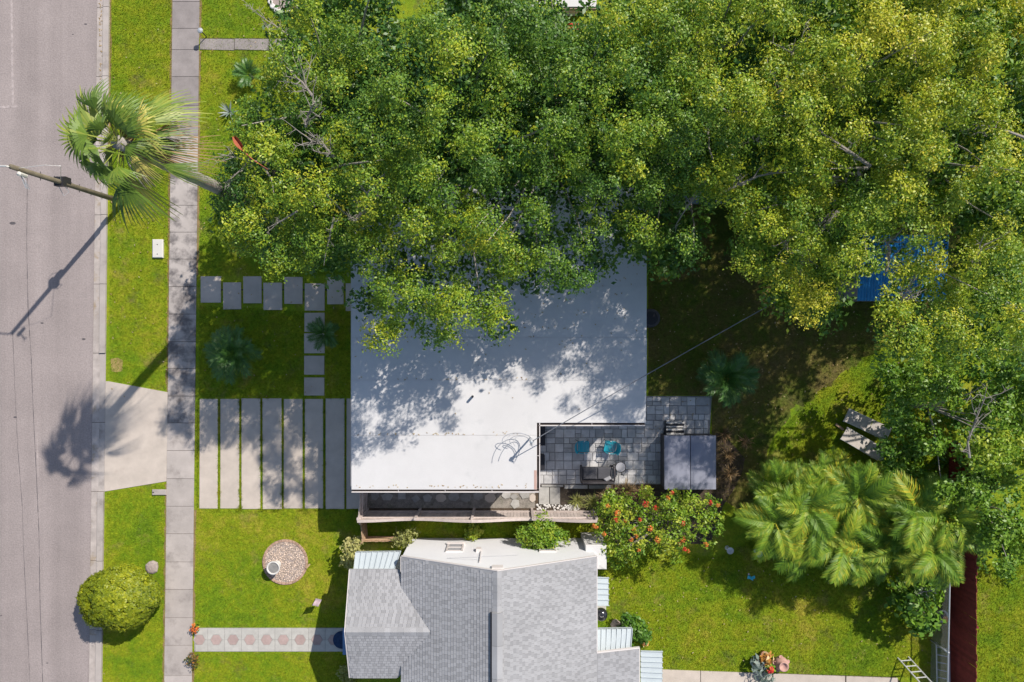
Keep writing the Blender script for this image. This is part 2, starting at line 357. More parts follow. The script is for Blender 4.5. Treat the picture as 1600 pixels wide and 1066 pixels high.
def tree(name, label, cat, lobes, mat, tint=0.45, dome=1.3, dmin=19, L=0.076, twigs=16, per=25, rad=0.45, group=None, trunk_r=0.2, bark=None, under=True, base=None, drop=2.6, pad=52, dz=0.0):
    lobes = [(a, b, r, z + dz) for a, b, r, z in lobes]
    pts = poisson_lobes(lobes, dmin)
    zm = sum(l[3] for l in lobes) / len(lobes)
    if base is None:
        w = sum(l[2] ** 2 for l in lobes)
        g = G(sum(l[0] * l[2] ** 2 for l in lobes) / w, sum(l[1] * l[2] ** 2 for l in lobes) / w, zm); base = V(g.x, g.y, 0)
    root = thing(name, label, cat, base, group)
    C = []; T = []; Rr = []; B = []
    # patches of young growth vary over a couple of metres
    pads = [(p[0], p[1], random.uniform(-.7, .8), random.gauss(0, .06)) for p in poisson_lobes(lobes, pad, 5)]
    padw = [random.uniform(.72, 1.35) for _ in pads]
    for (x, y, z, q) in pts:
        ip = min(range(len(pads)), key=lambda k: ((pads[k][0] - x) ** 2 + (pads[k][1] - y) ** 2) / padw[k] ** 2); pd_ = pads[ip]; dq = math.hypot(pd_[0] - x, pd_[1] - y) / (pad * .60 * padw[ip]) + random.uniform(-.16, .16)
        if dq > 0.88 and random.random() < .88: continue
        zz = z + dome * (0.5 - q * q) * 0.6 + pd_[2] + .6 - 1.5 * min(dq, 1.3) ** 2 + random.uniform(-0.28, 0.28)
        B.append(((x - pd_[0]) / pad * .45, -(y - pd_[1]) / pad * .45, 0.05))
        C.append(G(x, y, zz))
        T.append(tint + pd_[3] + .07 * pd_[2] + random.gauss(0, 0.05)); Rr.append(rad * random.uniform(0.75, 1.2))
    ntop = len(C)
    U = []; UT = []
    if under:   # inner and lower foliage, coarser; shade of the gaps put into a darker tint
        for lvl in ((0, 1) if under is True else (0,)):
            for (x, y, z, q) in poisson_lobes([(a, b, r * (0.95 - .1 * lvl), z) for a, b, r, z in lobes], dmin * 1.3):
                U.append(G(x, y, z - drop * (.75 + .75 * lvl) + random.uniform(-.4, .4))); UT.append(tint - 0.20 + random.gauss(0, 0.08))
    Ca = np.array([tuple(c) for c in C]); o = np.array(tuple(base))
    v, t = leaf_cloud(Ca - o, np.array(Rr), twigs, per, L, np.array(T), flat=.5, bias=np.array(B))
    if U:
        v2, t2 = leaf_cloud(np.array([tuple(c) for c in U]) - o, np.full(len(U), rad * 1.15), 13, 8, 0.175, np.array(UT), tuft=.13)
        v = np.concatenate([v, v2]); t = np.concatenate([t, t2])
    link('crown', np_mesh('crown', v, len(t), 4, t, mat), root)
    # trunk and limbs
    mb = MB(); fork = V(base.x, base.y, max(0.6, zm * 0.36))
    mb.tube([base, V(base.x + .04, base.y - .03, fork.z * .5), fork], [trunk_r * 1.25, trunk_r, trunk_r * 0.9], 9)
    mb.part('trunk', bark or M['bark'], root, True)
    lb = MB(); order = list(range(ntop)); random.shuffle(order)
    for i in order[:max(8, min(34, ntop // 6))]:
        e = C[i]; mid = fork.lerp(e, 0.5) + V(random.uniform(-.3, .3), random.uniform(-.3, .3), 0.25 * (e.z - fork.z) * random.uniform(0.2, 1.0))
        p = [fork, fork.lerp(mid, 0.55) + V(0, 0, 0.1), mid, mid.lerp(e, 0.55) + V(random.uniform(-.12, .12), random.uniform(-.12, .12), 0), e + V(0, 0, 0.1)]
        r0 = trunk_r * random.uniform(0.3, 0.5); lb.tube(p, [r0, r0 * .75, r0 * .5, r0 * .3, 0.012], 5, False)
    lb.part('limb', bark or M['bark'], root, True)
    return root
def shrub(name, label, cat, lobes, mat, tint=0.5, dmin=14, L=0.09, twigs=12, per=12, rad=0.25, group=None, dome=0.5, base=None, flat=0.7, upb=0.45, tuft=0.07, stems=True, aspect=0.55, lower=True):
    pts = poisson_lobes(lobes, dmin)
    zm = sum(l[3] for l in lobes) / len(lobes)
    if base is None:
        g = G(sum(l[0] for l in lobes) / len(lobes), sum(l[1] for l in lobes) / len(lobes), zm); base = V(g.x, g.y, 0)
    root = thing(name, label, cat, base, group)
    C = []
    for (x, y, z, q) in pts: C.append(G(x, y, z + dome * (0.5 - q * q) + random.uniform(-.08, .08)))
    top = list(C)
    if lower:
        for c in list(C):
            if random.random() < 0.7: C.append(V(c.x, c.y, c.z * random.uniform(0.35, 0.75)))
    Ca = np.array([tuple(c) for c in C]) - np.array(tuple(base))
    v, t = leaf_cloud(Ca, np.full(len(C), rad), twigs, per, L, np.full(len(C), tint) + R.normal(0, .08, len(C)), flat, tuft, aspect, upb)
    link('foliage', np_mesh('foliage', v, len(t), 4, t, mat), root)
    if stems:
        mb = MB()
        for c in top[:40]:
            mb.tube([base + V(random.uniform(-.06, .06), random.uniform(-.06, .06), 0), base.lerp(c, 0.5) + V(0, 0, .1), c], [0.022, 0.014, 0.006], 4, False)
        mb.part('stem', M['bark'], root)
    return root, top

def strip_mesh(name, strips, tints, mat):
    """strips: list of [(left, right), ...] cross sections"""
    vs = []; tt = []
    for s, tn in zip(strips, tints):
        for i in range(len(s) - 1):
            vs += [s[i][0], s[i][1], s[i + 1][1], s[i + 1][0]]; tt.append(tn)
    return np_mesh(name, np.array([tuple(v) for v in vs]), len(tt), 4, np.array(tt), mat)
def pinnate_mesh(name, mat, length=1.8, arch=0.9, leaf=0.5, n=34, tint=0.5, width=0.035, vee=0.35, rise=0.9):
    """feather frond along +X from the origin: rises, then arches over"""
    st = []; tn = []
    def rach(t): return V(length * (t * 0.95), 0.06 * length * math.sin(t * 2.5) * 0.6, rise * t * length * 0.6 - arch * length * t * t * 0.75)
    for i in range(10):
        a, b = rach(i / 10), rach((i + 1) / 10); w = 0.022 * (1 - i / 11)
        st.append([(a + V(0, -w, 0), a + V(0, w, 0)), (b + V(0, -w * .9, 0), b + V(0, w * .9, 0))]); tn.append(min(1, tint + 0.3))
    for i in range(n):
        t = 0.16 + 0.84 * (i + 0.5) / n; p = rach(t); tg = (rach(min(1, t + .02)) - rach(t - .02)).normalized()
        ll = leaf * (0.45 + 0.75 * math.sin(math.pi * min(1, t * 0.95 + 0.06))) * random.uniform(.85, 1.1)
        for sgn in (-1, 1):
            side = V(0, sgn, 0)
            d = (side * 0.80 + tg * (0.45 + 0.5 * t) + V(0, 0, vee * random.uniform(0.5, 1.3))).normalized()
            m1 = p + d * ll * 0.5; e = p + d * ll + V(0, 0, -0.24 * ll * random.uniform(.6, 1.6)) + tg * 0.08 * ll
            wv = tg * width * 0.5
            st.append([(p - wv * .6, p + wv * .6), (m1 - wv, m1 + wv), (e - wv * .12, e + wv * .12)])
            tn.append(tint + random.gauss(0, 0.12))
    return strip_mesh(name, st, tn, mat)
def fan_frond(base, dirv, plen, rad, tint, wind, droop, mat, spread=1.9, n=30, fused=0.45):
    """fan-palm frond in world axes: petiole, then segments; wind bends the tips"""
    d = Vector(dirv).normalized(); st = []; tn = []
    up = V(0, 0, 1); side = d.cross(up)
    if side.length < .1: side = V(1, 0, 0)
    side.normalize(); nm = side.cross(d).normalized()
    hub = base + d * plen + V(0, 0, -0.12 * plen)
    wv = side * 0.02
    st.append([(base - wv, base + wv), (hub - wv * .7, hub + wv * .7)]); tn.append(0.75)
    for i in range(n):
        a = (i / (n - 1) - 0.5) * 2 * spread
        q = (d * math.cos(a) + side * math.sin(a) + nm * 0.12 * math.cos(a * 2)).normalized()
        ll = rad * (0.72 + 0.28 * math.cos(a * 0.6)) * random.uniform(0.85, 1.1)
        perp = q.cross(nm).normalized()
        sec = []
        for k, u in enumerate((0.0, 0.33, 0.62, 0.85, 1.0)):
            p = hub + q * ll * u + V(0, 0, -droop * ll * u * u) + Vector(wind) * (u ** 2.0) * ll
            w = ll * 2 * spread / n * 0.72 * (u if u < fused else fused * (1 - (u - fused) / (1 - fused) * 0.9))
            w = max(w, 0.006)
            sec.append((p - perp * w, p + perp * w))
        st.append(sec); tn.append(tint + random.gauss(0, 0.10))
    return st, tn
def grass_patch(name, polys, density, h=0.05, w=0.018, holes=(), mat='blade'):
    """real blades scattered over photo-pixel polygons"""
    out = []
    for poly in polys:
        a = np.array(poly, float); lo = a.min(0); hi = a.max(0)
        n = int((hi[0] - lo[0]) * (hi[1] - lo[1]) / PPM ** 2 * density)
        p = lo + R.random((n, 2)) * (hi - lo)
        ins = np.zeros(n, bool); j = len(a) - 1
        for i in range(len(a)):
            xi, yi = a[i]; xj, yj = a[j]
            c = ((yi > p[:, 1]) != (yj > p[:, 1])) & (p[:, 0] < (xj - xi) * (p[:, 1] - yi) / (yj - yi + 1e-12) + xi)
            ins ^= c; j = i
        p = p[ins]
        for (hx, hy, hr) in holes: p = p[(p[:, 0] - hx) ** 2 + (p[:, 1] - hy) ** 2 > hr * hr]
        out.append(p)
    p = np.concatenate(out); n = len(p)
    B = np.stack([(p[:, 0] - 800) / PPM, (533 - p[:, 1]) / PPM, np.zeros(n)], 1)
    an = R.random(n) * 2 * np.pi; hh = h * (0.5 + R.random(n)); ww = w * (0.6 + 0.8 * R.random(n))
    s = np.stack([np.cos(an), np.sin(an), np.zeros(n)], 1) * ww[:, None] / 2
    tip = B + np.stack([R.normal(0, 0.55, n) * hh, R.normal(0, 0.55, n) * hh, hh], 1)
    v = np.stack([B - s, B + s, tip], 1).reshape(-1, 3)
    o = link(name, np_mesh(name, v, n, 3, R.normal(0.45, 0.22, n), M[mat])); o['kind'] = 'stuff'
    return o

# ================================================================== SETTING
def edge(x0, x1):                       # a street line that drifts with the photo's slight turn
    return lambda y: x0 + (x1 - x0) * y / 1066.0
gut_l, gut_r, curb_r = edge(152, 139), edge(163, 150.5), edge(172, 160)
sw_l, sw_r = edge(270, 257), edge(312, 300)
def polyxy(pts, z=0): return [(G(x, y, z).x, G(x, y, z).y) for x, y in pts]
YT, YB = -420, 1490
mb = MB(); mb.quad(V(-160, -160, 0), V(160, -160, 0), V(160, 160, 0), V(-160, 160, 0)); structure(mb, 'ground', M['lawn'])
mb = MB(); mb.prism(polyxy([(-900, YT), (gut_l(YT), YT), (gut_l(YB), YB), (-900, YB)]), -0.06, 0.008); road = structure(mb, 'road', M['asphalt'])
# worn line marks, cracks
for (x, y0, y1, w) in ((17.5, -60, 168, 3.2),):
    m = MB(); m.prism(polyxy([(x - w / 2, y0), (x + w / 2, y0), (x + w / 2 + 3, y1), (x - w / 2 + 3, y1)]), 0.008, 0.011); m.part('painted_line', M['paint'], road)
m = MB(); m.prism(polyxy([(-12, 167), (28, 164), (28, 168), (-12, 171)]), 0.008, 0.0125); m.part('painted_line', M['paint'], road)
m = MB(); m.prism(polyxy([(57.5, 676), (58.7, 676), (60.5, 745), (59.3, 745)]), 0.008, 0.0125); m.part('painted_line', M['paint'], road)
def crack(pts, w):
    m = MB()
    for i in range(len(pts) - 1):
        n = 9
        for k in range(n):
            a = Vector((pts[i][0], pts[i][1])).lerp(Vector((pts[i + 1][0], pts[i + 1][1])), k / n); b = Vector((pts[i][0], pts[i][1])).lerp(Vector((pts[i + 1][0], pts[i + 1][1])), (k + 1) / n)
            if k: a.x += 0.0
            ww = w * random.uniform(0.4, 1.2)
            m.prism(polyxy([(a.x - ww / 2, a.y), (a.x + ww / 2, a.y), (b.x + ww / 2, b.y + .3), (b.x - ww / 2, b.y + .3)]), 0.009, 0.0105)
    m.part('crack', M['seal'], road)
crack([(43, 268), (42, 380), (44, 480), (49, 560), (52, 640), (57, 740), (61, 830), (63, 950), (67, 1066)], 1.0)
crack([(20, 520), (24, 620), (28, 700), (35, 790), (37, 860), (43, 980), (47, 1066)], 0.7)
crack([(44, 921), (62, 921.5)], 1.2)
for (px, py, r) in ((20, 349, 4), (131, 530, 2.5), (66, 505, 2), (134, 38, 2), (114, 54, 1.2), (24, 652, 2.4), (2, 962, 1.4), (74, 1036, 1.4)):
    m = MB(); m.prism(polyxy([(px + r * math.cos(a) * 1.3, py + r * 0.6 * math.sin(a)) for a in np.linspace(0, 6.28, 8)[:-1]]), 0.009, 0.0118); m.part('oil_spot', M['seal'], road)
# gutter and curb sections
gm = MB(); gm.prism(polyxy([(gut_l(YT), YT), (curb_r(YT), YT), (curb_r(YB), YB), (gut_l(YB), YB)]), -0.05, 0.002); curb = structure(gm, 'curb', M['soil'])
y = YT
while y < YB:
    y2 = min(y + 108, YB); g = 0.35
    m = MB(); m.prism(polyxy([(gut_l(y) + .4, y + g), (gut_r(y), y + g), (gut_r(y2), y2 - g), (gut_l(y2) + .4, y2 - g)]), -0.02, 0.016); m.part('gutter_section', M['gutterdirt'], curb)
    drive = y2 > 600 and y < 768
    m = MB(); m.prism(polyxy([(gut_r(y) + .3, y + g), (curb_r(y), y + g), (curb_r(y2), y2 - g), (gut_r(y2) + .3, y2 - g)]), -0.02, 0.030 if drive else 0.10); m.part('curb_section', M['concrete'], curb)
    y = y2
# sidewalk
sm = MB(); sm.prism(polyxy([(sw_l(YT), YT), (sw_r(YT), YT), (sw_r(YB), YB), (sw_l(YB), YB)]), -0.05, 0.004); walk = structure(sm, 'sidewalk', M['soil'])
ys = [-420 + 47 * i for i in range(8)] + [-44, 3, 45, 78, 120, 165, 212, 262, 321, 363, 405, 448, 491, 534, 576, 619, 661, 704, 748, 791, 834, 878, 921, 965, 1008, 1055] + [1100 + 45 * i for i in range(9)]
for a, b in zip(ys[:-1], ys[1:]):
    m = MB(); g = 0.32; h = random.uniform(0.022, 0.030)
    m.prism(polyxy([(sw_l(a), a + g), (sw_r(a), a + g), (sw_r(b), b - g), (sw_l(b), b - g)]), -0.02, h)
    m.part('panel', M['concrete_old'] if b < 240 else M['concrete_stain'] if 300 < b < 700 else M['concrete'], walk)
# driveway apron
am = MB(); am.prism(polyxy([(curb_r(600) + .2, 596), (170, 596), (sw_l(612) - .3, 613), (sw_l(752) - .3, 752), (curb_r(768) + .2, 768)]), -0.03, 0.026); structure(am, 'driveway_apron', M['slab'])
# driveway of long slabs
dm = MB(); dm.prism(polyxy([(310, 621), (571, 621), (571, 796), (308, 796)]), -0.05, 0.012); drv = structure(dm, 'driveway', M['lawn'])
for (x0, x1) in ((312, 340.5), (344.5, 374), (377.5, 407), (410.5, 440.5), (443.5, 473), (476.5, 505), (509, 538.5), (541.5, 570)):
    m = MB(); m.bbox(tuple(((G(x0, 623) + G(x1, 795)) / 2)[:2]) + (random.uniform(-.004, .004),), ((x1 - x0) / PPM, (172 + random.uniform(-1.5, .8)) / PPM, 0.06), 0.012, random.uniform(-.0035, .0035)); m.part('slab', M['slab'], drv)
# stepping slabs to the front door
pm = MB(); pm.prism(polyxy([(313, 452), (549, 452), (549, 454), (313, 454)]), -0.05, 0.003); fp = structure(pm, 'front_path', M['soil'])
for (x0, y0, x1, y1) in ((314, 432, 345.5, 473), (349, 441.5, 377, 483.5), (380.5, 432, 409, 474), (412, 442, 441, 484.5), (444.5, 433, 473, 475), (476.5, 443, 507.5, 485.5), (511.5, 433.5, 537, 475.5), (540.5, 443, 562, 486),
                         (476, 489, 507.5, 518.5), (475.5, 521, 507.5, 552), (475.5, 556, 507, 585.5), (475.5, 590, 507, 618)):
    c = (G(x0, y0) + G(x1, y1)) / 2
    m = MB(); m.bbox((c.x, c.y, 0.0), ((x1 - x0) / PPM, (y1 - y0) / PPM, 0.075), 0.01, random.uniform(-.008, .008)); m.part('slab', M['slab'], fp)
# north neighbour's walk
nm_ = MB(); nm_.prism(polyxy([(313, 60), (470, 60), (470, 80), (312, 78)]), -0.05, 0.002); nw = structure(nm_, 'neighbour_path', M['soil'])
for (x0, x1) in ((313, 366), (367, 420), (421, 470)):
    m = MB(); m.prism(polyxy([(x0, 61), (x1, 61.5), (x1, 79), (x0, 77.5)]), -0.03, 0.025); m.part('panel', M['concrete_old'], nw)
# hexagon path of the south neighbour
hm = MB(); hm.prism(polyxy([(304, 981), (541, 981), (541, 1018), (304, 1018)]), -0.05, 0.020); hx = structure(hm, 'hexagon_path', M['stone'])
pit = 26.2; cy = 999.5; rr = 8.6
for i in range(10):
    cx = 312 + pit * i; g = 0.45
    hexa = [(cx + rr * math.cos(math.radians(60 * k)), cy + rr * math.sin(math.radians(60 * k))) for k in range(6)]
    m = MB(); m.prism(polyxy(hexa), -0.01, 0.030); m.part('hexagon_paver', M['hexred'], hx)
    ro = rr + 0.9; s3 = math.sqrt(3) / 2; L0, L1 = cx - pit / 2 + g, cx + pit / 2 - g
    for sg in (-1, 1):
        yo = cy + sg * 18.0; yi = cy + sg * 0.4
        if i == 0 and sg: L0 = 306
        poly = [(L0, yo), (L1, yo), (L1, yi), (cx + ro, yi), (cx + ro / 2, cy + sg * ro * s3), (cx - ro / 2, cy + sg * ro * s3), (cx - ro, yi), (L0, yi)]
        m = MB(); m.prism(polyxy(poly), -0.01, 0.028); m.part('pale_paver', M['hexpale'], hx)
# concrete walk along the bottom right
bm_ = MB(); bm_.prism(polyxy([(1030, 1046), (1400, 1058), (1445, 1110), (1030, 1110)]), -0.05, 0.003); bw = structure(bm_, 'back_path', M['soil'])
for (x0, x1) in ((1031, 1094), (1095, 1206), (1208, 1320), (1322, 1402)):
    f = lambda x: 1046 + (x - 1035) * 0.036
    m = MB(); m.prism(polyxy([(x0, f(x0)), (x1, f(x1)), (x1, 1108), (x0, 1108)]), -0.03, 0.03); m.part('panel', M['slab'], bw)
m = MB(); m.prism(polyxy([(173, 561), (184, 559), (192, 563), (191, 580), (182, 582), (174, 580)]), -0.02, 0.0045); structure(m, 'dry_patch', surf('straw_turf', (0.36, 0.27, 0.10), .95, .3, 4, 30, .4, .6, .03))
# beds
sb = MB(); sb.prism(polyxy([(571, 690), (842, 690), (842, 758), (1036, 756), (1110, 700), (1118, 676), (1135, 684), (1150, 700), (1164, 716), (1160, 738), (1150, 760), (1130, 790), (1110, 850), (960, 850), (925, 806), (571, 806)]), -0.05, 0.004); structure(sb, 'planting_bed', M['mulch'])

wy = [(1013, 300), (1500, 300), (1500, 470)]  # outline of the darker turf; the sunlit strip is left out and stays brighter
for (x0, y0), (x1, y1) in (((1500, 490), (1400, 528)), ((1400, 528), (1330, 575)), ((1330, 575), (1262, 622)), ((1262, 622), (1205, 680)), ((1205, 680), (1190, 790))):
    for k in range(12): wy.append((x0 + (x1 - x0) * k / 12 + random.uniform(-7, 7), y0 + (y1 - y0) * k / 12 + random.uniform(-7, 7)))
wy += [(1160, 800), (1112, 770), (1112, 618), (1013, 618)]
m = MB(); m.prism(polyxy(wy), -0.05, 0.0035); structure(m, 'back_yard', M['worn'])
# patio of pavers (individual pieces of two sizes in running rows)
ptm = MB(); ptm.prism(polyxy([(838, 655), (1005, 655), (1005, 619), (1112, 619), (1108, 692), (1038, 692), (1038, 757), (838, 757)]), -0.05, 0.012); patio = structure(ptm, 'patio', M['paverbase'])
pav = {}
def paver(x0, y0, x1, y1):
    k = (round(x1 - x0, 1), round(y1 - y0, 1))
    if k not in pav:
        m = MB(); m.bbox((0, 0, 0), (k[0] / PPM - 0.02, k[1] / PPM - 0.02, 0.06), 0.012); pav[k] = m.mesh('paver', M['paver'])
    c = (G(x0, y0) + G(x1, y1)) / 2
    link('paver', pav[k], patio, (c.x, c.y, 0.012 + random.uniform(-.004, .004)), (random.uniform(-.006, .006), random.uniform(-.006, .006), random.uniform(-.012, .012)))
def row(xa, xb, y0, h, skip=None):
    x = xa
    while x < xb - 3:
        w = random.choice((9.0, 13.5, 13.5, 13.5, 18.0)) if h > 10 else random.choice((9.0, 13.5))
        if xb - x - w < 5: w = xb - x
        if not (skip and skip(x, y0)):
            if h > 10 and w <= 13.5 and random.random() < 0.18: paver(x, y0, x + w, y0 + h / 2); paver(x, y0 + h / 2, x + w, y0 + h)
            else: paver(x, y0, x + w, y0 + h)
        x += w
y = 657
for h in (13.5, 13.5, 9, 13.5, 13.5, 13.5, 9, 13.5):
    row(840 + random.uniform(0, .5), 1037, y, h); y += h
y = 620.5
for h in (13.5, 13.5, 9): row(1010, 1109, y, h); y += h
for h in (13.5, 13.5, 8): row(1040, 1106, y, h); y += h
# slabs and stepping stones of the side yard
sy = MB(); sy.prism(polyxy([(575, 740), (836, 740), (836, 794), (575, 794)]), -0.05, 0.008); syd = structure(sy, 'side_yard', surf('gravelly_soil', (0.27, 0.245, 0.215), 0.95, 0.4, 4, 30, 0.35, 0.8, 0.03, stain=(3, .55, (.07, .085, .04))))
for (px, py, w, h) in ((650, 779, 14, 11), (668, 778, 14, 12), (689, 778, 16, 12), (709, 776, 17, 13), (728, 777, 16, 13), (747, 775, 15, 12), (766, 778, 17, 13), (660, 767, 16, 6), (684, 767, 14, 6), (702, 766, 12, 6), (724, 767, 14, 6), (746, 766, 14, 6), (770, 768, 14, 8),
                         (791, 773, 14, 11), (803, 776, 13, 9), (805, 787, 14, 14), (820, 772, 16, 14), (832, 778, 10, 12), (605, 776, 18, 12), (628, 774, 15, 14), (586, 774, 12, 14)):
    n = random.choice((4, 5, 6, 7)); a0 = random.random(); m = MB()
    pol = [(px + w / 2 * 1.1 * math.cos(a0 + 6.283 * k / n), py + h / 2 * 1.15 * math.sin(a0 + 6.283 * k / n)) for k in range(n)]
    m.prism(polyxy(pol), 0.0, 0.035 + random.uniform(0, .02)); m.part('stepping_stone', M['stone'] if random.random() < .75 else M['slab'], syd)
gs = MB(); gs.prism(polyxy([(841, 756), (932, 756), (932, 804), (841, 804)]), -0.05, 0.0075); gst = structure(gs, 'garden_strip', M['soil'])
for (x0, y0, x1, y1) in ((842, 761.5, 858, 788), (859, 761.5, 875, 788), (882, 757.8, 918, 763.5), (920, 757.8, 955, 763.5), (846, 757.8, 880, 760.5)):
    c = (G(x0, y0) + G(x1, y1)) / 2; m = MB(); m.bbox((c.x, c.y, 0.01), ((x1 - x0) / PPM, (y1 - y0) / PPM, 0.07), 0.01); m.part('slab', M['stone'], gst)
# white stones scattered in that strip
vs = MB()
for _ in range(90):
    p = G(random.uniform(838, 905), random.uniform(789, 798)); vs.lathe([(0.0, 0), (random.uniform(.03, .07), 0.03), (0.02, random.uniform(.05, .08))], p, 5)
o = vs.part('pale_stones', M['edge']); o['kind'] = 'stuff'

# dry worn border where the turf meets the pavement
M['dryedge'] = surf('dry_turf_edge', (0.26, 0.18, 0.08), 0.95, 0.4, 2.5, 45, 0.35, 0.6, 0.02, stain=(1.6, 0.52, (0.13, 0.15, 0.02)))
for fx, sg, ya, yb in ((sw_l, -1, -60, 612), (sw_l, -1, 757, 1100), (sw_r, 1, -60, 60), (sw_r, 1, 80, 430), (sw_r, 1, 797, 980), (sw_r, 1, 1019, 1100), (curb_r, 1, -60, 230)):
    left = []; right = []
    yy = ya
    while yy <= yb:
        left.append((fx(yy) + .2 * sg, yy)); right.append((fx(yy) + sg * random.uniform(1.6, 4.2), yy)); yy += 7
    m = MB(); m.prism(polyxy(left + right[::-1]), -0.02, 0.006); structure(m, 'turf_edge', M['dryedge'])
# lawns: real blades
grass_patch('verge_grass', [[(172, -60), (270, -60), (264, 612), (172, 594)], [(168, 769), (262, 755), (257, 1100), (160, 1100)]], 950, holes=((248, 389, 13),))
grass_patch('front_lawn_grass', [[(313, -60), (549, -60), (549, 430), (312, 430)]], 800, holes=())
grass_patch('yard_grass', [[(311, 477), (475, 487), (475, 620), (310, 620)], [(509, 478), (552, 478), (552, 620), (509, 620)]], 1000, 0.06)
grass_patch('neighbour_front_grass', [[(306, 797), (572, 797), (562, 860), (552, 980), (304, 980)], [(304, 1019), (560, 1019), (560, 1100), (300, 1100)]], 1000, holes=((446, 878, 36),))
grass_patch('passage_grass', [[(573, 808), (935, 808), (935, 842), (573, 850)]], 900, 0.07)
grass_patch('backyard_grass', [wy], 600, 0.06, mat='wornshadeblade')
grass_patch('neighbour_back_grass', [[(1200, 700), (1262, 622), (1330, 575), (1400, 528), (1490, 490), (1490, 690), (1330, 760)], [(932, 860), (1120, 870), (1490, 690), (1487, 1058), (1402, 1058), (1035, 1045), (932, 1045)]], 1000, 0.06)
grass_patch('far_lawn_grass', [[(1488, 880), (1680, 880), (1680, 1100), (1488, 1100)]], 950, 0.06)
def strip_joints():
    v = []
    for x in (309.5, 342.5, 376, 409, 442, 475, 507, 540): v.append([(x - 1.2, 624), (x + 1.2, 624), (x + 1.2, 795), (x - 1.2, 795)])
    for _ in range(46):
        x = random.choice((309.5, 342.5, 376, 409, 442, 475, 507)) + random.uniform(-1.5, 1.5); y = random.uniform(624, 796); r = random.uniform(1.2, 3.0); v.append([(x - r, y - r * 1.6), (x + r, y - r * 1.6), (x + r, y + r * 1.6), (x - r, y + r * 1.6)])
    for _ in range(30):
        x = random.uniform(316, 570); y = random.choice((796, 797, 622)); r = random.uniform(1.0, 2.2); v.append([(x - r * 2, y - r), (x + r * 2, y - r), (x + r * 2, y + r), (x - r * 2, y + r)])
    grass_patch('joint_grass', v, 3400, 0.065)
strip_joints()

# ================================================================== MAIN HOUSE (flat white roof)
RZ = 3.0
house = thing('house', 'low house with a flat white L-shaped roof half hidden under oak branches', 'house', G(690, 560, 0))
roofpx = [(549, 290), (1011, 290), (1009, 661), (839, 661), (839, 765), (549, 765)]
rp = [(G(x, y, RZ).x, G(x, y, RZ).y) for x, y in roofpx]
wl = [(G(x, y, RZ).x, G(x, y, RZ).y) for x, y in [(562, 302), (998, 302), (998, 648), (826, 648), (826, 750), (562, 750)]]
m = MB(); m.prism(wl, 0.0, RZ - 0.22); m.part('wall', M['white'], house)
m = MB(); m.prism(rp, RZ - 0.22, RZ - 0.012); roof = m.part('roof', M['trim'], house)
seams = [290, 368, 447, 527, 594, 680, 765]
for i, (a, b) in enumerate(zip(seams[:-1], seams[1:])):
    xr = 1010.6 if b <= 661 else 838.6
    ga = 0.4 if i else 0
    if a < 661 < b:
        pl = [(549.4, a + ga), (1010, a + ga), (1008.8, 660.6), (838.6, 660.6), (838.6, b), (549.4, b)]
    else: pl = [(549.4 , a + ga), (xr, a + ga), (xr - .4, b), (549.4, b)]
    m = MB(); m.prism([(G(x, y, RZ).x, G(x, y, RZ).y) for x, y in pl], RZ - 0.02, RZ + 0.004 * (i % 2) + 0.003); m.part('roof_sheet', M['roofwhite'], roof)
# gutters on the south edges
def gutter(p0, p1, outx, outy):
    a, b = G(*p0, RZ), G(*p1, RZ); n = V(outx, outy, 0); z = RZ
    m = MB()
    def bar(o0, o1, z0, z1):
        q = [a + n * o0, b + n * o0, b + n * o1, a + n * o1]
        m.prism([(v.x, v.y) for v in q], z0, z1)
    bar(0.012, 0.085, z - 0.15, z - 0.13); g = m.part('gutter', M['gutterin'], house)
    m = MB(); bar(0.088, 0.125, z - 0.155, z - 0.02); m.part('gutter_lip', M['trim'], g)
    m = MB()
    L = (b - a); k = max(2, int(L.length / 1.6))
    for i in range(1, k):
        c = a + L * i / k + n * 0.05; m.box((c.x, c.y, z - 0.035), (0.075 if outx else 0.02, 0.075 if outy else 0.02, 0.012))
    m.part('gutter_strap', M['trim'], g)
gutter((549, 765), (842, 765), 0, -1)
gutter((842, 661), (1008, 661), 0, -1)
gutter((839, 764), (839, 661), 1, 0)
m = MB(); p = G(549, 760, RZ); q = G(549, 292, RZ); m.box(((p.x + q.x) / 2 - 0.012, (p.y + q.y) / 2, RZ - 0.12), (0.02, (q - p).length, 0.2)); m.part('fascia', M['trim'], house)
m = MB(); p = G(835, 690, RZ); m.prism([(G(x, y, RZ).x, G(x, y, RZ).y) for x, y in ((834.5, 735), (838.6, 735), (838.6, 764.6), (834.5, 764.6))], RZ + .002, RZ + .012); m.part('flashing', M['pinktrim'], roof)
# plumbing vent
c = G(739, 619, RZ); m = MB(); m.tube([c, c + V(0, 0, .30)], .05, 10); vp = m.part('vent_pipe', M['cable'], roof)
m = MB(); m.tube([c + V(0, 0, .30), c + V(0, 0, .305)], .045, 10); m.part('pipe_opening', M['dark'], vp)
c = G(748, 571, RZ); m = MB(); m.tube([c, c + V(0, 0, .12)], .025, 8); m.part('vent_pipe', M['cable'], roof)
# a pale box that shows in a gap of the crowns
c = G(593, 302, RZ + .3); m = MB(); m.bbox((c.x, c.y, RZ + .17), (.42, .34, .32), .02); m.part('roof_vent', M['trim'], roof)
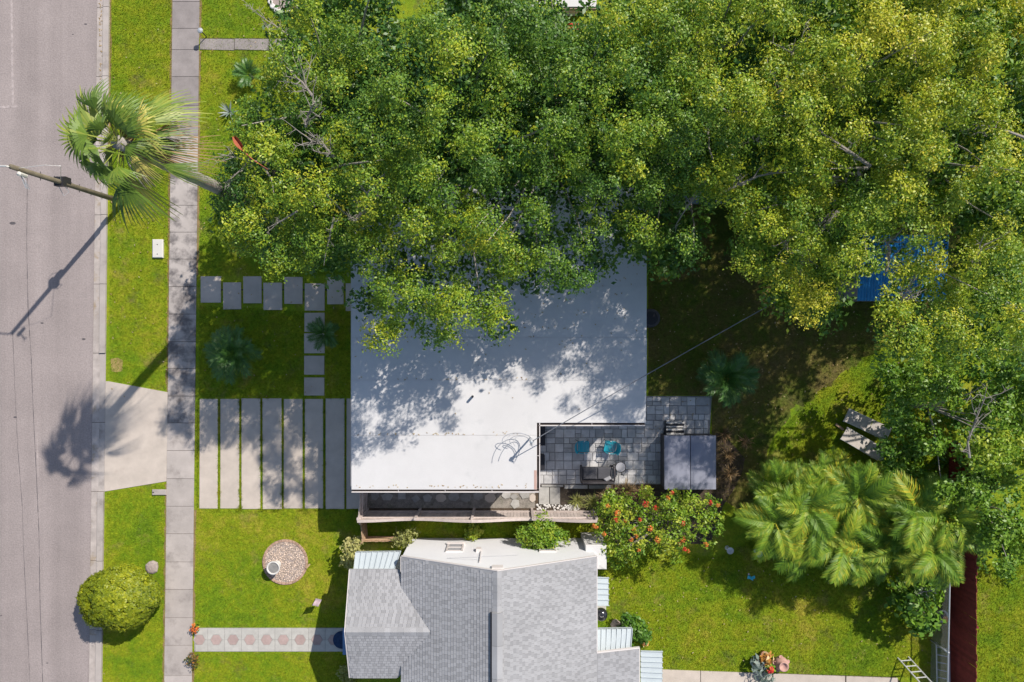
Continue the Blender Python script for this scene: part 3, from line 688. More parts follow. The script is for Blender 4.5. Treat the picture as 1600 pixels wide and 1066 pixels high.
# service mast and its cable loops
c = G(829, 684, RZ)
mast = thing('service_mast', 'grey electric service mast with looping cables on the white roof edge', 'mast', c)
m = MB(); m.tube([c + V(0, 0, .004), c + V(0, 0, 1.0)], .035, 10); m.part('pipe', M['steel'], mast)
m = MB(); m.lathe([(.05, 0), (.075, .04), (.06, .11), (.02, .14)], c + V(0, 0, 1.0), 12); m.part('weatherhead', M['steel'], mast)
for k in range(4):
    pts = []
    r = .34 + .1 * k; zc = RZ + 1.0
    for i in range(15):
        a = -0.4 + i / 14 * 4.2
        pts.append(c + V(-0.35 - .05 * k + math.cos(a) * r * .95, 0.02 + math.sin(a) * r * .55 - .1, (1.0 - .75 * (i / 14)) if k % 2 else (.95 - .6 * math.sin(i / 14 * 3.1))))
    pts = [c + V(0, 0, 1.08)] + pts
    m = MB(); m.tube(pts, .011, 5); m.part('cable_loop', M['cable'], mast)
top = c + V(0, 0, 1.1)
pts = [top]
e = G(1215, 470, 6.0)
for i in range(1, 17): t = i / 16; pts.append(top.lerp(e, t) + V(0, 0, -1.0 * t * (1 - t)))
m = MB(); m.tube(pts, .017, 5); solo(m, 'power_line', 'thin overhead service cable running from the roof mast up into the trees', 'power line', M['darkcable'], base=top)

# ================================================================== SOUTH NEIGHBOUR HOUSE (shingle gables)
YG = -8.53; XR = -0.545; XL = -4.38; XE = 3.34; ZR = 4.4; ZE = 2.65; YS = -24.0
nh = thing('house', 'house with a grey shingled gable roof and a white end wall with two small windows', 'house', V(XR, -14, 0))
# walls
m = MB(); wz = ZE - .02
gab = [(XL + .02, 0), (XE - .02, 0), (XE - .02, ZE - .1), (XR, ZR - .09), (XL + .02, ZE - .1)]
m.add([V(x, YG - .02, z) for x, z in gab] + [V(x, YG - .3, z) for x, z in gab], [(4, 3, 2, 1, 0), (5, 6, 7, 8, 9)] + [(i, (i + 1) % 5, 5 + (i + 1) % 5, 5 + i) for i in range(5)])
m.box((XL + .14, (YG + YS) / 2 - .2, 1.2), (.24, YG - YS - .2, 2.4)); m.box((XE - .14, (YG + YS) / 2 - .2, 1.2), (.24, YG - YS - .2, 2.4))
m.prism([(-6.25, -9.35), (-4.4, -9.35), (-4.4, -13.2), (-6.25, -13.2)], 0, 2.3)
m.prism([(XE - .1, -12.6), (4.85, -12.6), (4.85, YS), (XE - .1, YS)], 0, 2.1)
wall = m.part('wall', M['white'], nh)
# roof decks as thick sheets
def sheet(mb, a, b, c, d, th=.10):
    mb.add([a, b, c, d, a - V(0, 0, th), b - V(0, 0, th), c - V(0, 0, th), d - V(0, 0, th)], [(0, 1, 2, 3), (7, 6, 5, 4), (0, 4, 5, 1), (1, 5, 6, 2), (2, 6, 7, 3), (3, 7, 4, 0)])
ZX = 2.22; XX = 5.10; YX = -12.36
ZW = 3.21; ZWE = 2.42; YW = -11.28; YWN = -9.12; YWS = -13.44; XW = -6.47
m = MB()
sheet(m, V(XL, YG, ZE), V(XL, YS, ZE), V(XR, YS, ZR), V(XR, YG, ZR))
sheet(m, V(XR, YG, ZR), V(XR, YS, ZR), V(XE, YS, ZE), V(XE, YG, ZE))
sheet(m, V(XE, YX, ZE - .002), V(XE, YS, ZE - .002), V(XX, YS, ZX), V(XX, YX, ZX))
sheet(m, V(XW, YWN, ZWE), V(XW, YW, ZW), V(-2.9, YW, ZW), V(-4.55, YWN, ZWE))
sheet(m, V(XW, YW, ZW), V(XW, YWS, ZWE), V(-4.55, YWS, ZWE), V(-2.9, YW, ZW))
nroof = m.part('roof', M['ridge'], nh)
def zmain(x): return ZE + (x - XL) / (XR - XL) * (ZR - ZE)
def zwing(y): return ZW - abs(y - YW) / (YWN - YW) * (ZW - ZWE)
shingle_meshes = []
TW, TC, TH = 0.16, 0.125, 0.020
def tab_geo(tw, ex, tl):
    """one shingle tab: low end proud, in the slope frame (x across, y up the slope, z normal)"""
    h = TH
    return [V(-tw / 2 + .004, 0, 0), V(tw / 2 - .004, 0, 0), V(tw / 2 - .004, ex + .02, 0), V(-tw / 2 + .004, ex + .02, 0), V(-tw / 2 + .004, 0, h), V(tw / 2 - .004, 0, h), V(tw / 2 - .004, ex + .02, .003), V(-tw / 2 + .004, ex + .02, .003)]
TF = [(4, 5, 6, 7), (0, 1, 5, 4), (1, 2, 6, 5), (3, 0, 4, 7)]
def set_tint(me, vals):
    at = me.attributes.new('tint', 'FLOAT', 'FACE'); at.data.foreach_set('value', np.array(vals, np.float32))
for k in range(6):
    b = MB(); b.add(tab_geo(TW, TC, 0), TF); me = b.mesh('shingle', M['shingle']); set_tint(me, [(.12, .25, .4, .62, .70, .78)[k]] * 4); shingle_meshes.append(me)
nind = [0]; rest = MB(); rest_t = []
def lay(origin, xdir, updir, width, height, ok):
    xd = Vector(xdir).normalized(); ud = Vector(updir).normalized(); nd = xd.cross(ud).normalized()
    Mx = Matrix((xd, ud, nd)).transposed()
    rows = int(height / TC)
    for r in range(rows):
        off = (r % 2) * TW * .5 + random.uniform(-.05, .05); x = off; lastlight = r % 2 == 0
        while x < width:
            ctr = origin + xd * x + ud * (r * TC + TC / 2)
            xx = x; x += TW
            if xx < TW * .45 or xx > width - TW * .45 or not ok(ctr): continue
            t = random.choice((0, 1, 1, 2)) if lastlight and random.random() < .62 else random.choice((3, 4, 4, 5)); lastlight = t > 2; p = origin + xd * xx + ud * (r * TC) + nd * .004
            if nind[0] < 292 and G2(p):
                nind[0] += 1
                o = link('shingle', shingle_meshes[t], nroof); o.matrix_local = Matrix.Translation(p - ORG[nh.name]) @ Mx.to_4x4()
            else:
                rest.add([Mx @ v + p for v in tab_geo(TW, TC, 0)], TF); rest_t.extend([(.12, .25, .4, .62, .70, .78)[t]] * 4)
def G2(p):
    k = CAMH / (CAMH - p.z) * PPM; return (533 - p.y * k) < 1062
Lm = math.hypot(XR - XL, ZR - ZE)
# wing, north slope then south slope, then the two main slopes
hw = math.hypot(YWN - YW, ZW - ZWE)
lay(V(-2.9, YWN, ZWE), (-1, 0, 0), (0, YW - YWN, ZW - ZWE), 3.57, hw, lambda c: (c.x < XL - .15 and c.x < XL - .02 - (c.z < ZE) * .10) or (c.x >= XL - .15 and zwing(c.y) > zmain(c.x) - .005 and c.z > ZE - .06))
lay(V(XW, YWS, ZWE), (1, 0, 0), (0, YW - YWS, ZW - ZWE), 3.57, hw, lambda c: c.x < XL - .15 or (zwing(c.y) > zmain(c.x) - .005 and c.z > ZE - .06))
YEND = -16.2
lay(V(XL, YG, ZE), (0, -1, 0), (XR - XL, 0, ZR - ZE), YG - YEND, Lm, lambda c: not (YWS < c.y < YWN and zmain(c.x) < zwing(c.y) - .0))
Le = math.hypot(XE - XR, ZR - ZE)
lay(V(XE, YEND, ZE), (0, 1, 0), (XR - XE, 0, ZR - ZE), YG - YEND, Le, lambda c: True)
lx = math.hypot(XX - XE, ZE - ZX)
lay(V(XX, YEND, ZX), (0, 1, 0), (XE - XX, 0, ZE - ZX), YX - YEND, lx, lambda c: True)
me = rest.mesh('shingles', M['shingle'], False, ORG[nh.name]); set_tint(me, rest_t)
o = link('shingles', me, nroof); o['kind'] = 'stuff'
# ridge caps and the raised ridge vent
for (a, b, horiz) in ((V(XR, YG - .02, ZR), V(XR, -10.07, ZR), 0), (V(XW + .02, YW, ZW), V(-3.2, YW, ZW), 1)):
    L = (b - a); n = int(L.length / .24)
    for i in range(n):
        p = a + L * (i + .5) / n; m = MB(); w = .16; sl_ = (.456 if not horiz else .366)
        d = L.normalized() * .125; s = V(w, 0, 0) if not horiz else V(0, w, 0)
        hh = V(0, 0, .022 + .006 * (i % 2)); dn = V(0, 0, -sl_ * w)
        m.add([p - d - s + dn + hh, p + d - s + dn + hh, p + d + hh, p - d + hh, p - d + s + dn + hh, p + d + s + dn + hh], [(0, 1, 2, 3), (3, 2, 5, 4)] if not horiz else [(3, 2, 1, 0), (4, 5, 2, 3)])
        m.part('ridge_cap', M['ridge'], nroof)
y = -10.07; i = 0
while y > YEND:
    m = MB(); y2 = y - 1.22
    sx = .20
    m.add([V(XR - sx, y, ZR + .02), V(XR, y, ZR + .10), V(XR + sx, y, ZR + .02), V(XR - sx, y2 + .012, ZR + .02), V(XR, y2 + .012, ZR + .10), V(XR + sx, y2 + .012, ZR + .02),
           V(XR - sx, y, ZR - .11), V(XR + sx, y, ZR - .11), V(XR - sx, y2 + .012, ZR - .11), V(XR + sx, y2 + .012, ZR - .11)],
          [(0, 3, 4, 1), (1, 4, 5, 2), (0, 1, 2, 7, 6), (3, 8, 9, 5, 4), (0, 6, 8, 3), (2, 5, 9, 7)])
    m.part('ridge_vent', M['ridge'], nroof); y = y2
m = MB(); m.box((XR - .235, (-10.07 + YEND) / 2, ZR - .055), (.05, -10.07 - YEND, .06)); m.part('vent_shadow', M['dark'], nroof)  # dark strip standing in for the shadow along the vent's left side
# white rake boards
def board(a, b, w, h, name='rake_board', mat='trim'):
    m = MB(); d = (b - a); n = V(-d.y, d.x, 0).normalized() * w
    m.add([a, b, b + n, a + n, a - V(0, 0, h), b - V(0, 0, h), b + n - V(0, 0, h), a + n - V(0, 0, h)], [(0, 1, 2, 3), (7, 6, 5, 4), (0, 4, 5, 1), (1, 5, 6, 2), (2, 6, 7, 3), (3, 7, 4, 0)]); m.part(name, M[mat], nroof)
board(V(XE + .02, YX + .002, ZE + .02), V(XX + .03, YX + .002, ZX + .02), .05, .12)
board(V(XR, YG + .003, ZR + .016), V(XL, YG + .003, ZE + .016), -.03, .12)
board(V(XR, YG + .003, ZR + .016), V(XE, YG + .003, ZE + .016), .03, .12)
board(V(XX + .003, YX, ZX + .016), V(XX + .003, YS, ZX + .016), .04, .12, 'fascia')
board(V(XE + .003, YG, ZE + .016), V(XE + .003, YX + .06, ZE + .016), .04, .10, 'fascia')
board(V(XL - .003, YWN, ZE + .016), V(XL - .003, YG, ZE + .016), .03, .10, 'fascia')
board(V(XW - .003, YW, ZW + .016), V(XW - .003, YWN, ZWE + .016), .03, .12)
board(V(XW - .003, YWS, ZWE + .016), V(XW - .003, YW, ZW + .016), .03, .12)
# windows of the end wall (seen steeply from above)
for (cx, w) in ((G(711, 857, 1.55).x, .62), (G(855, 860, 1.55).x, .62)):
    f = MB(); y0 = YG - .015
    for (dx, dz, sx, sz) in ((-w / 2, 0, .07, 1.05), (w / 2, 0, .07, 1.05), (0, .5, w + .07, .07), (0, -.5, w + .16, .09), (0, 0, w, .05)):
        f.box((cx + dx, y0 + (.05 if dz == -.5 else .03), 1.5 + dz), (sx, .12 if dz == -.5 else .07, sz))
    fr = f.part('window', M['trim'], nh)
    g = MB(); g.box((cx, y0 - .0, 1.5), (w - .06, .04, 1.0)); g.part('pane', M['glass'], fr)
    for k in range(7):
        s = MB(); s.box((cx, y0 + .035, 1.10 + k * .13), (w - .1, .03, .035)); s.part('louvre', M['louver'], fr)
m = MB(); c = V(XR, YG + .03, 4.05); m.box(c, (.42, .09, .34)); gv = m.part('gable_vent', M['trim'], nh)
c = G(748, 853, 1.9); m = MB(); m.box((c.x, YG + .05, 1.9), (.2, .14, .3)); bx = m.part('meter_box', M['trim'], nh)
m = MB(); m.tube([V(c.x + .1, YG + .03, 1.8), V(c.x + .1, YG + .03, 3.4)], .022, 6); m.part('conduit', M['trim'], nh)
m = MB(); m.tube([V(c.x + .1, YG + .02, 3.1), V(c.x - 1.2, YG + .02, 2.9), V(c.x + 1.6, YG + .02, 2.5)], .006, 4); m.part('wire', M['cable'], nh)
# white corner utility cupboard with its stained lid
p, q = G(911, 852, 1.9), G(944, 890, 1.9)
m = MB(); m.bbox(((p.x + q.x) / 2 + .1, (p.y + q.y) / 2, .95), (q.x - p.x, p.y - q.y, 1.9), .02); cb = m.part('cupboard', surf('stained_white', (.60, .59, .58), .85, .08, 2, 50, .06, .2, stain=(3.2, .58, (.30, .29, .28))), nh)
# pale blue ribbed awnings
def awning(a, b, c, d, n, name='awning'):
    """a-b inner edge (at the wall), d-c outer edge"""
    m = MB(); th = V(0, 0, .03)
    m.add([a, b, c, d, a - th, b - th, c - th, d - th], [(0, 1, 2, 3), (7, 6, 5, 4), (0, 4, 5, 1), (1, 5, 6, 2), (2, 6, 7, 3), (3, 7, 4, 0)])
    nn = (b - a).cross(d - a).normalized()
    if nn.z < 0:
        nn = -nn; m.f = [tuple(reversed(f)) for f in m.f]
    aw = m.part(name, M['awning'], nh)
    for i in range(n + 1):
        t = i / n; p0 = a.lerp(b, t) + nn * .004; p1 = d.lerp(c, t) + nn * .004; s = (b - a).normalized() * .022
        r = MB(); h = nn * .045
        r.add([p0 - s, p0 + s, p1 + s, p1 - s, p0 - s * .5 + h, p0 + s * .5 + h, p1 + s * .5 + h, p1 - s * .5 + h], [(4, 5, 6, 7), (0, 4, 7, 3), (1, 2, 6, 5), (3, 7, 6, 2), (0, 1, 5, 4)]); r.part('rib', M['awning'], aw)
    e = MB(); dn = V(0, 0, -.14); o_ = (d - a).normalized() * .02
    e.add([d, c, c + dn, d + dn, d - o_, c - o_, c + dn - o_, d + dn - o_], [(0, 1, 2, 3), (7, 6, 5, 4), (0, 4, 5, 1), (2, 6, 7, 3), (1, 5, 6, 2), (3, 7, 4, 0)]); e.part('valance', M['awning'], aw)
    return aw
def ax(px, py, z): return G(px, py, z)
awning(ax(553, 891, 2.32), ax(616, 891, 2.32), ax(626, 862, 2.0), ax(556, 863, 2.0), 8)
awning(ax(931, 946, 2.3), ax(931, 902, 2.3), ax(951, 903, 1.95), ax(951, 946, 1.95), 5)
awning(ax(931, 1021, 2.3), ax(985, 1017, 2.15), ax(988, 982, 1.95), ax(932, 983, 1.95), 7)
awning(ax(1001, 1074, 2.1), ax(1001, 1017, 2.1), ax(1035, 1018, 1.75), ax(1035, 1076, 1.75), 7)
p = G(612, 888, 2.1); m = MB(); m.bbox((p.x, p.y, 2.1), (.3, .12, .1), .02); m.part('downpipe_head', M['bluetrim'], nh)
# front door stoop awning edge
p0, p1 = G(537, 988, 2.2), G(541, 1016, 2.2); m = MB(); m.box(((p0.x + p1.x) / 2, (p0.y + p1.y) / 2, 2.2), (.16, 1.05, .1)); m.part('door_hood', M['bluetrim'], nh)
c = G(534, 1000, 0.05); m = MB(); m.lathe([(.38, -.02), (.38, .012), (.36, .018), (0.0, .018)], c, 28); solo(m, 'doormat', 'round navy mat at the front door end of the hexagon path', 'doormat', M['navy'], base=(c.x, c.y, .03))

# north neighbour's house edge
n2 = thing('house', 'white roof edge poking out between the trees along the top', 'house', G(860, -60, 0))
a, b = G(770, 10.5, 3.1), G(932, 10.5, 3.1)
m = MB(); m.box(((a.x + b.x) / 2 + .0, a.y + 4.9, 1.4), (b.x - a.x - .6, 7.6, 2.8)); m.part('wall', M['white'], n2)
m = MB(); m.box(((a.x + b.x) / 2, a.y + 4.0, 3.0), (b.x - a.x, 8.0, .2)); m.part('roof', M['roofwhite'], n2)
m = MB(); m.box(((a.x + b.x) / 2, a.y - .03, 2.95), (b.x - a.x, .05, .2)); m.part('fascia', M['pinktrim'], n2)

# ================================================================== FENCES
def wavy_fence():
    """scalloped board fence between the two houses; the camera sees its north face"""
    root = thing('fence', 'weathered board fence with a wavy top edge along the side of the white-roofed house', 'fence', G(750, 796, 0))
    Y = G(0, 796.5, 0).y; xs = [G(573, 0, 0).x, G(657, 0, 0).x, G(741, 0, 0).x, G(831, 0, 0).x, G(925, 0, 0).x]
    X0, X1 = xs[0], xs[-1]; n = int((X1 - X0) / .14)
    for i in range(n):
        x = X0 + (i + .5) * (X1 - X0) / n
        h = 1.62 + .16 * math.cos((x - xs[0]) / (xs[2] - xs[0]) * 2 * math.pi) + random.uniform(-.015, .015)
        m = MB(); m.box((0, 0, h / 2), (.132, .022, h)); o = m.part('board', M['wood'], root); o.location = V(x, Y - .035, 0) - ORG[root.name]
        o.data.transform(Matrix.Translation(ORG[root.name])); o.rotation_euler = (random.uniform(-.006, .006), 0, 0)
    for z, t in ((.35, .09), (1.35, .09)):
        for a, b in zip(xs[:-1], xs[1:]):
            m = MB(); m.box(((a + b) / 2, Y + .002, z), (b - a - .1, .045, t)); m.part('rail', M['wood'], root)
    for a, b in zip(xs[:-1], xs[1:]):
        m = MB(); N = 10; pts = [V(a + (b - a) * k / N, Y - .03, 1.66 + .16 * math.cos((a + (b - a) * k / N - xs[0]) / (xs[2] - xs[0]) * 2 * math.pi)) for k in range(N + 1)]
        for p, q in zip(pts[:-1], pts[1:]):
            m.add([p + V(0, -.05, 0), q + V(0, -.05, 0), q + V(0, .06, 0), p + V(0, .06, 0), p + V(0, -.05, .035), q + V(0, -.05, .035), q + V(0, .06, .035), p + V(0, .06, .035)], [(4, 5, 6, 7), (0, 1, 5, 4), (2, 3, 7, 6), (3, 2, 1, 0)])
        m.part('cap_rail', M['wood'], root)
    for x in xs:
        m = MB(); m.box((x, Y + .03, .86), (.10, .10, 1.72)); m.part('post', M['wood'], root)
wavy_fence()
def board_fence(name, label, a, b, h, mat, bw=.14, group=None, rails=(.3, 1.2), side=1, gap=.006, post=2.4):
    root = thing(name, label, 'fence', a, group); d = (b - a); L = d.length; u = d.normalized(); nn = V(-u.y, u.x, 0) * side; ang = math.atan2(u.y, u.x)
    n = max(1, int(L / bw)); me = {}
    for i in range(n):
        k = i % 5
        if k not in me:
            q = MB(); hh = h + random.uniform(-.03, .03); q.box((0, 0, hh / 2), (bw - gap, .02, hh)); me[k] = q.mesh('board', M[mat])
        o = link('board', me[k], root, u * (L * (i + .5) / n) + nn * .04, (random.uniform(-.01, .01), 0, ang))
    for z in rails:
        m = MB(); m.box((0, 0, 0), (L, .04, .09)); link('rail', m.mesh('rail', M[mat]), root, u * L / 2 + V(0, 0, z), (0, 0, ang))
    k = max(1, round(L / post))
    for i in range(k + 1):
        m = MB(); m.box((0, 0, h / 2), (.09, .09, h * 1.0)); link('post', m.mesh('post', M[mat]), root, u * L * i / k, (0, 0, ang))
    return root
a = G(577, 742, 0); b = G(575, 795, 0)
board_fence('fence', 'short pale board fence closing the side yard beside the driveway slabs', a, b, 1.65, 'wood', side=-1)
board_fence('fence', 'narrow tan fence end standing on the lawn just below the wavy fence', G(571, 808, 0), G(573, 836, 0), 1.1, 'woodtan', side=1, rails=(.2, .9))
board_fence('fence', 'short tan fence crossing the passage beside the end of the ribbed awning', G(570, 837, 0), G(632, 837, 0), .75, 'woodtan', side=-1, rails=(.2, .6))
board_fence('fence', 'tall dark red wooden fence along the right side of the back lawn', G(1484, 1130, 0), G(1484, 690, 0), 1.8, 'redwood', side=1, gap=.004)
# white fence glimpsed under the crowns
board_fence('fence', 'pale fence glimpsed in shade beneath the crowns behind the house', G(1030, 318, 0), G(1240, 316, 0), 1.7, 'greyfence', bw=.2, side=-1)
# chain link fence
cl = thing('chain_link_fence', 'silver chain link fence with a top rail in front of the red wooden fence', 'fence', G(1460, 980, 0))
zt = 1.2; P = [G(1452, 1120, 0), G(1457, 877, 0), G(1430, 866, 0)]; P2 = [G(1457, 877, 0), G(1455, 800, 0)]
for q in (P, P2):
    m = MB(); m.tube([p + V(0, 0, zt) for p in q], .032, 8); m.part('rail', M['steel'], cl, True)
for p in (P[0], G(1454, 1000, 0), P[1], P[2], G(1452, 1060, 0), P2[1]):
    m = MB(); m.tube([p, p + V(0, 0, zt + .03)], .034, 8); q = m.part('post', M['steel'], cl, True)
    m = MB(); m.lathe([(.0, .06), (.035, .04), (.038, 0)][::-1], p + V(0, 0, zt + .02), 8); m.part('post_cap', M['steel'], q)
m = MB()
for a, b in ((P[0], P[1]), (P[1], P[2]), (P2[0], P2[1])):
    L = (b - a).length; u = (b - a) / L; k = -1.2
    while k < L:
        for s in (1, -1):
            x0, x1 = (k, k + 1.15) if s > 0 else (k + 1.15, k); c0, c1 = max(0, min(L, x0)), max(0, min(L, x1))
            if abs(c1 - c0) > .02:
                z0 = .03 + 1.15 * (abs(c0 - x0) / 1.15); z1 = 1.18 - 1.15 * (abs(c1 - x1) / 1.15)
                m.tube([a + u * c0 + V(0, 0, z0), a + u * c1 + V(0, 0, z1)], .0025, 3, False)
        k += .09
o = m.part('wire_mesh', M['steel'], cl); o['kind'] = 'stuff'
m = MB(); m.tube([G(1441, 973, .75), G(1457, 978, zt)], .02, 6); m.part('brace', M['steel'], cl)

# ================================================================== STREET THINGS
base = G(193, 316, 0); topp = V(-16.75, 5.83, 6.9)
pole = thing('utility_pole', 'leaning wooden utility pole at the kerb with cables at its top', 'utility pole', base)
m = MB(); m.tube([base + V(0, 0, -.1), base.lerp(topp, .5), topp], [.115, .098, .085], 12); m.part('pole', M['polewood'], pole, True)
ctr = topp
m = MB(); m.tube([topp + V(0, 0, -.1), topp + V(-.14, 0, .06)], .03, 8); m.part('insulator', M['paleplastic'], pole)
q = base.lerp(topp, .58); m = MB(); m.box(q + V(.02, .13, 0), (.18, .22, .34)); m.tube([q + V(.05, .1, -.3), q + V(-.25, .25, .1), q + V(-.3, .1, .25)], .012, 5); m.part('junction_box', M['black'], pole)
m = MB(); m.lathe([(.07, -.2), (.08, .15), (.03, .2)], topp + V(.16, -.2, -.3), 8); m.part('bracket', M['paleplastic'], pole)
for k in range(3):
    m = MB(); c0 = topp + V(.12, -.15, -.25); m.tube([c0 + V(0, 0, 0), c0 + V(.05, -.35 - .05 * k, -.2), c0 + V(.14, -.5, -.1 - .1 * k), c0 + V(.16, -.25, -.05), c0], .01, 5); m.part('cable_loop', M['cable'], pole)
m = MB(); q2 = base.lerp(topp, .62); m.tube([q2 + V(-.1, -.1, 0), q2 + V(-.05, -.45, -.25), q2 + V(.12, -.3, -.3), q2 + V(.05, 0, 0)], .012, 5); m.part('cable_loop', M['cable'], pole)
m = MB(); m.box(base.lerp(topp, .62) + V(-.02, .02, 0), (.34, .34, .22)); m.part('band', M['black'], pole)
for i in range(7):
    q = base.lerp(topp, .12 + i * .11); m = MB(); m.tube([q + V(-.02, -.16, 0), q + V(-.02, .16, 0)], .012, 5); m.part('rung', M['black'], pole)
m = MB(); far = G(-420, 240, 7.2); m.tube([topp + V(-.1, 0, .05)] + [(topp + V(-.1, 0, .05)).lerp(far, i / 8) + V(0, 0, -.9 * (i / 8) * (1 - i / 8)) for i in range(1, 9)], .03, 6); solo(m, 'overhead_cable', 'thick white cable leading off the pole top past the road', 'cable', M['alu'], base=topp)
m = MB(); m.tube([topp + V(0, 0, -.25), G(70, 258, 6.5), G(95, 259.5, 6.2), q2], .008, 4); solo(m, 'overhead_cable', 'thin pale wire looping beside the leaning pole above the road', 'cable', M['alu'], base=topp)

c = G(248, 389, 0); m = MB(); m.bbox((c.x, c.y, .05), (.46, .80, .14), .03); ub = thing('utility_box', 'pale rectangular utility vault lid set in the verge grass', 'utility box', c)
m.part('lid', M['paleplastic'], ub)
for dy in (.17, -.24):
    m = MB(); m.lathe([(.022, .118), (.022, .13), (.0, .132)], c + V(0, dy, 0), 8); m.part('bolt', M['black'], ub)
c = G(248, 769, 0); m = MB(); m.bbox((c.x + .05, c.y, .03), (.62, .24, .09), .02); wm = thing('water_meter', 'small concrete water meter cover in the grass beside the driveway apron', 'meter cover', c); m.part('cover', M['concrete'], wm)
m = MB(); m.lathe([(.03, .07), (.03, .085), (.0, .085)], c + V(-.2, 0, 0), 8); m.part('keyhole', M['black'], wm)
m = MB(); c = G(238, 886, 0); m.lathe([(.30, -.03), (.29, .06), (.22, .11), (.08, .13), (0, .12)], c, 9); m.v = [(x + random.uniform(-.03, .03), y * 1.0 + random.uniform(-.02, .02), z) for x, y, z in m.v]; solo(m, 'rock', 'flat pinkish rock in the verge beside the round clipped shrub', 'rock', M['rock'], base=c)
c = G(180, 570, 0.006)
# solar path light / small post at the neighbour walk
c = G(323, 58, 0); pl = thing('path_light', 'small black path light at the corner of the top walkway', 'path light', c)
m = MB(); m.tube([c, c + V(-.0, .02, .62)], .022, 8); m.part('post', M['black'], pl)
m = MB(); m.lathe([(.04, .56), (.10, .60), (.12, .64), (.09, .68), (0, .70)], c, 12); m.part('lamp_head', M['steel'], pl)

# round gravel bed with white urn
c = G(446, 878, 0); gb = thing('gravel_bed', 'round gravel bed with a brick rim in the front lawn', 'garden bed', c)
m = MB(); m.lathe([(.93, -.02), (.93, .03), (0.0, .04)], c, 36); m.part('gravel_base', M['rock'], gb)
for k in range(38):
    a = 2 * math.pi * k / 38; m = MB(); m.bbox((0, 0, .03), (.10, .145, .09), .012); o = link('brick', m.mesh('brick', M['brick']), gb, (math.cos(a) * .93, math.sin(a) * .93, random.uniform(-.012, .0)), (0, 0, a + random.uniform(-.06, .06)))
m = MB(); tv = []
for _ in range(1500):
    a = random.random() * 6.283; r = math.sqrt(random.random()) * .88; s = random.uniform(.018, .038); p = c + V(math.cos(a) * r, math.sin(a) * r, .045)
    m.add([p + V(s, 0, 0), p + V(0, s * .8, 0), p + V(-s, 0, 0), p + V(0, -s * .8, 0), p + V(0, 0, s * .8)], [(0, 1, 4), (1, 2, 4), (2, 3, 4), (3, 0, 4)]); tv += [random.random()] * 4
o = m.part('pebbles', M['pebble'], gb); set_tint(o.data, tv); o['kind'] = 'stuff'
c = G(434, 881, 0); ur = thing('planter', 'white round planter full of grey soil on the gravel bed', 'planter', c)
m = MB(); m.lathe([(.16, .04), (.17, .10), (.10, .18), (.12, .30), (.26, .46), (.285, .56), (.285, .60), (.24, .60), (.225, .54), (0, .53)], c, 24); m.part('pot', M['edge'], ur, True)
m = MB(); m.lathe([(.222, .52), (.21, .565), (.1, .575), (0, .57)], c, 16); m.part('soil', M['stone'], ur)
c = G(482, 884, 0); m = MB(); m.box(c + V(.02, .02, .14), (.07, .24, .02), M=Matrix.Rotation(-.7, 3, 'Z') @ Matrix.Rotation(.5, 3, 'Y')); m.tube([c, c + V(0, 0, .14)], .012, 5); solo(m, 'garden_marker', 'tiny pale yellow stake sign at the edge of the gravel bed', 'marker', M['woodtan'], base=c)
# flag
c = G(497, 934, 0); fl = thing('garden_flag', 'small pale pink garden flag on a stake in the neighbour lawn', 'flag', c)
m = MB(); m.tube([c, c + V(0, 0, .95)], .008, 6); m.tube([c + V(0, 0, .95), c + V(.16, .30, .95)], .008, 6); m.part('stake', M['black'], fl)
m = MB(); N = 6
for i in range(N):
    for j in range(N):
        f = lambda a, b: c + V(.01 + .15 * a + .20 * b + .02 * math.sin(b * 5), .02 + .30 * a - .16 * b, .93 - .28 * b + .02 * math.sin(a * 7))
        m.quad(f(i / N, j / N), f((i + 1) / N, j / N), f((i + 1) / N, (j + 1) / N), f(i / N, (j + 1) / N))
m.part('cloth', M['flag'], fl)
# round bed with white edging at the top
c = G(446, -3, 0); tb = thing('edged_bed', 'round bed with white scalloped edging blocks at the top of the front lawn', 'garden bed', c)
m = MB(); m.lathe([(.62, -.02), (.62, .04), (0, .06)], c, 24); m.part('bed_soil', M['rock'], tb)
for k in range(20):
    a = 2 * math.pi * k / 20; m = MB(); m.lathe([(.115, -.02), (.115, .09), (.085, .11), (0, .11)], (0, 0, 0), 8); link('edging_block', m.mesh('edging_block', M['edge']), tb, (math.cos(a) * .66, math.sin(a) * .66, 0), (0, 0, a))
c = G(462, 9, 0); m = MB(); m.bbox((c.x, c.y, .10), (.22, .34, .2), .02, -.6); solo(m, 'brick', 'single red brick lying on the white edging of the top bed', 'brick', M['terra'], base=c)

# ================================================================== PATIO FURNITURE AND BACK YARD
def copy_tree(o, parent=None):
    c = o.copy(); COL.objects.link(c); c.parent = parent; ORG[c.name] = ORG.get(o.name, V(0, 0, 0))
    for ch in list(o.children): copy_tree(ch, c)
    return c
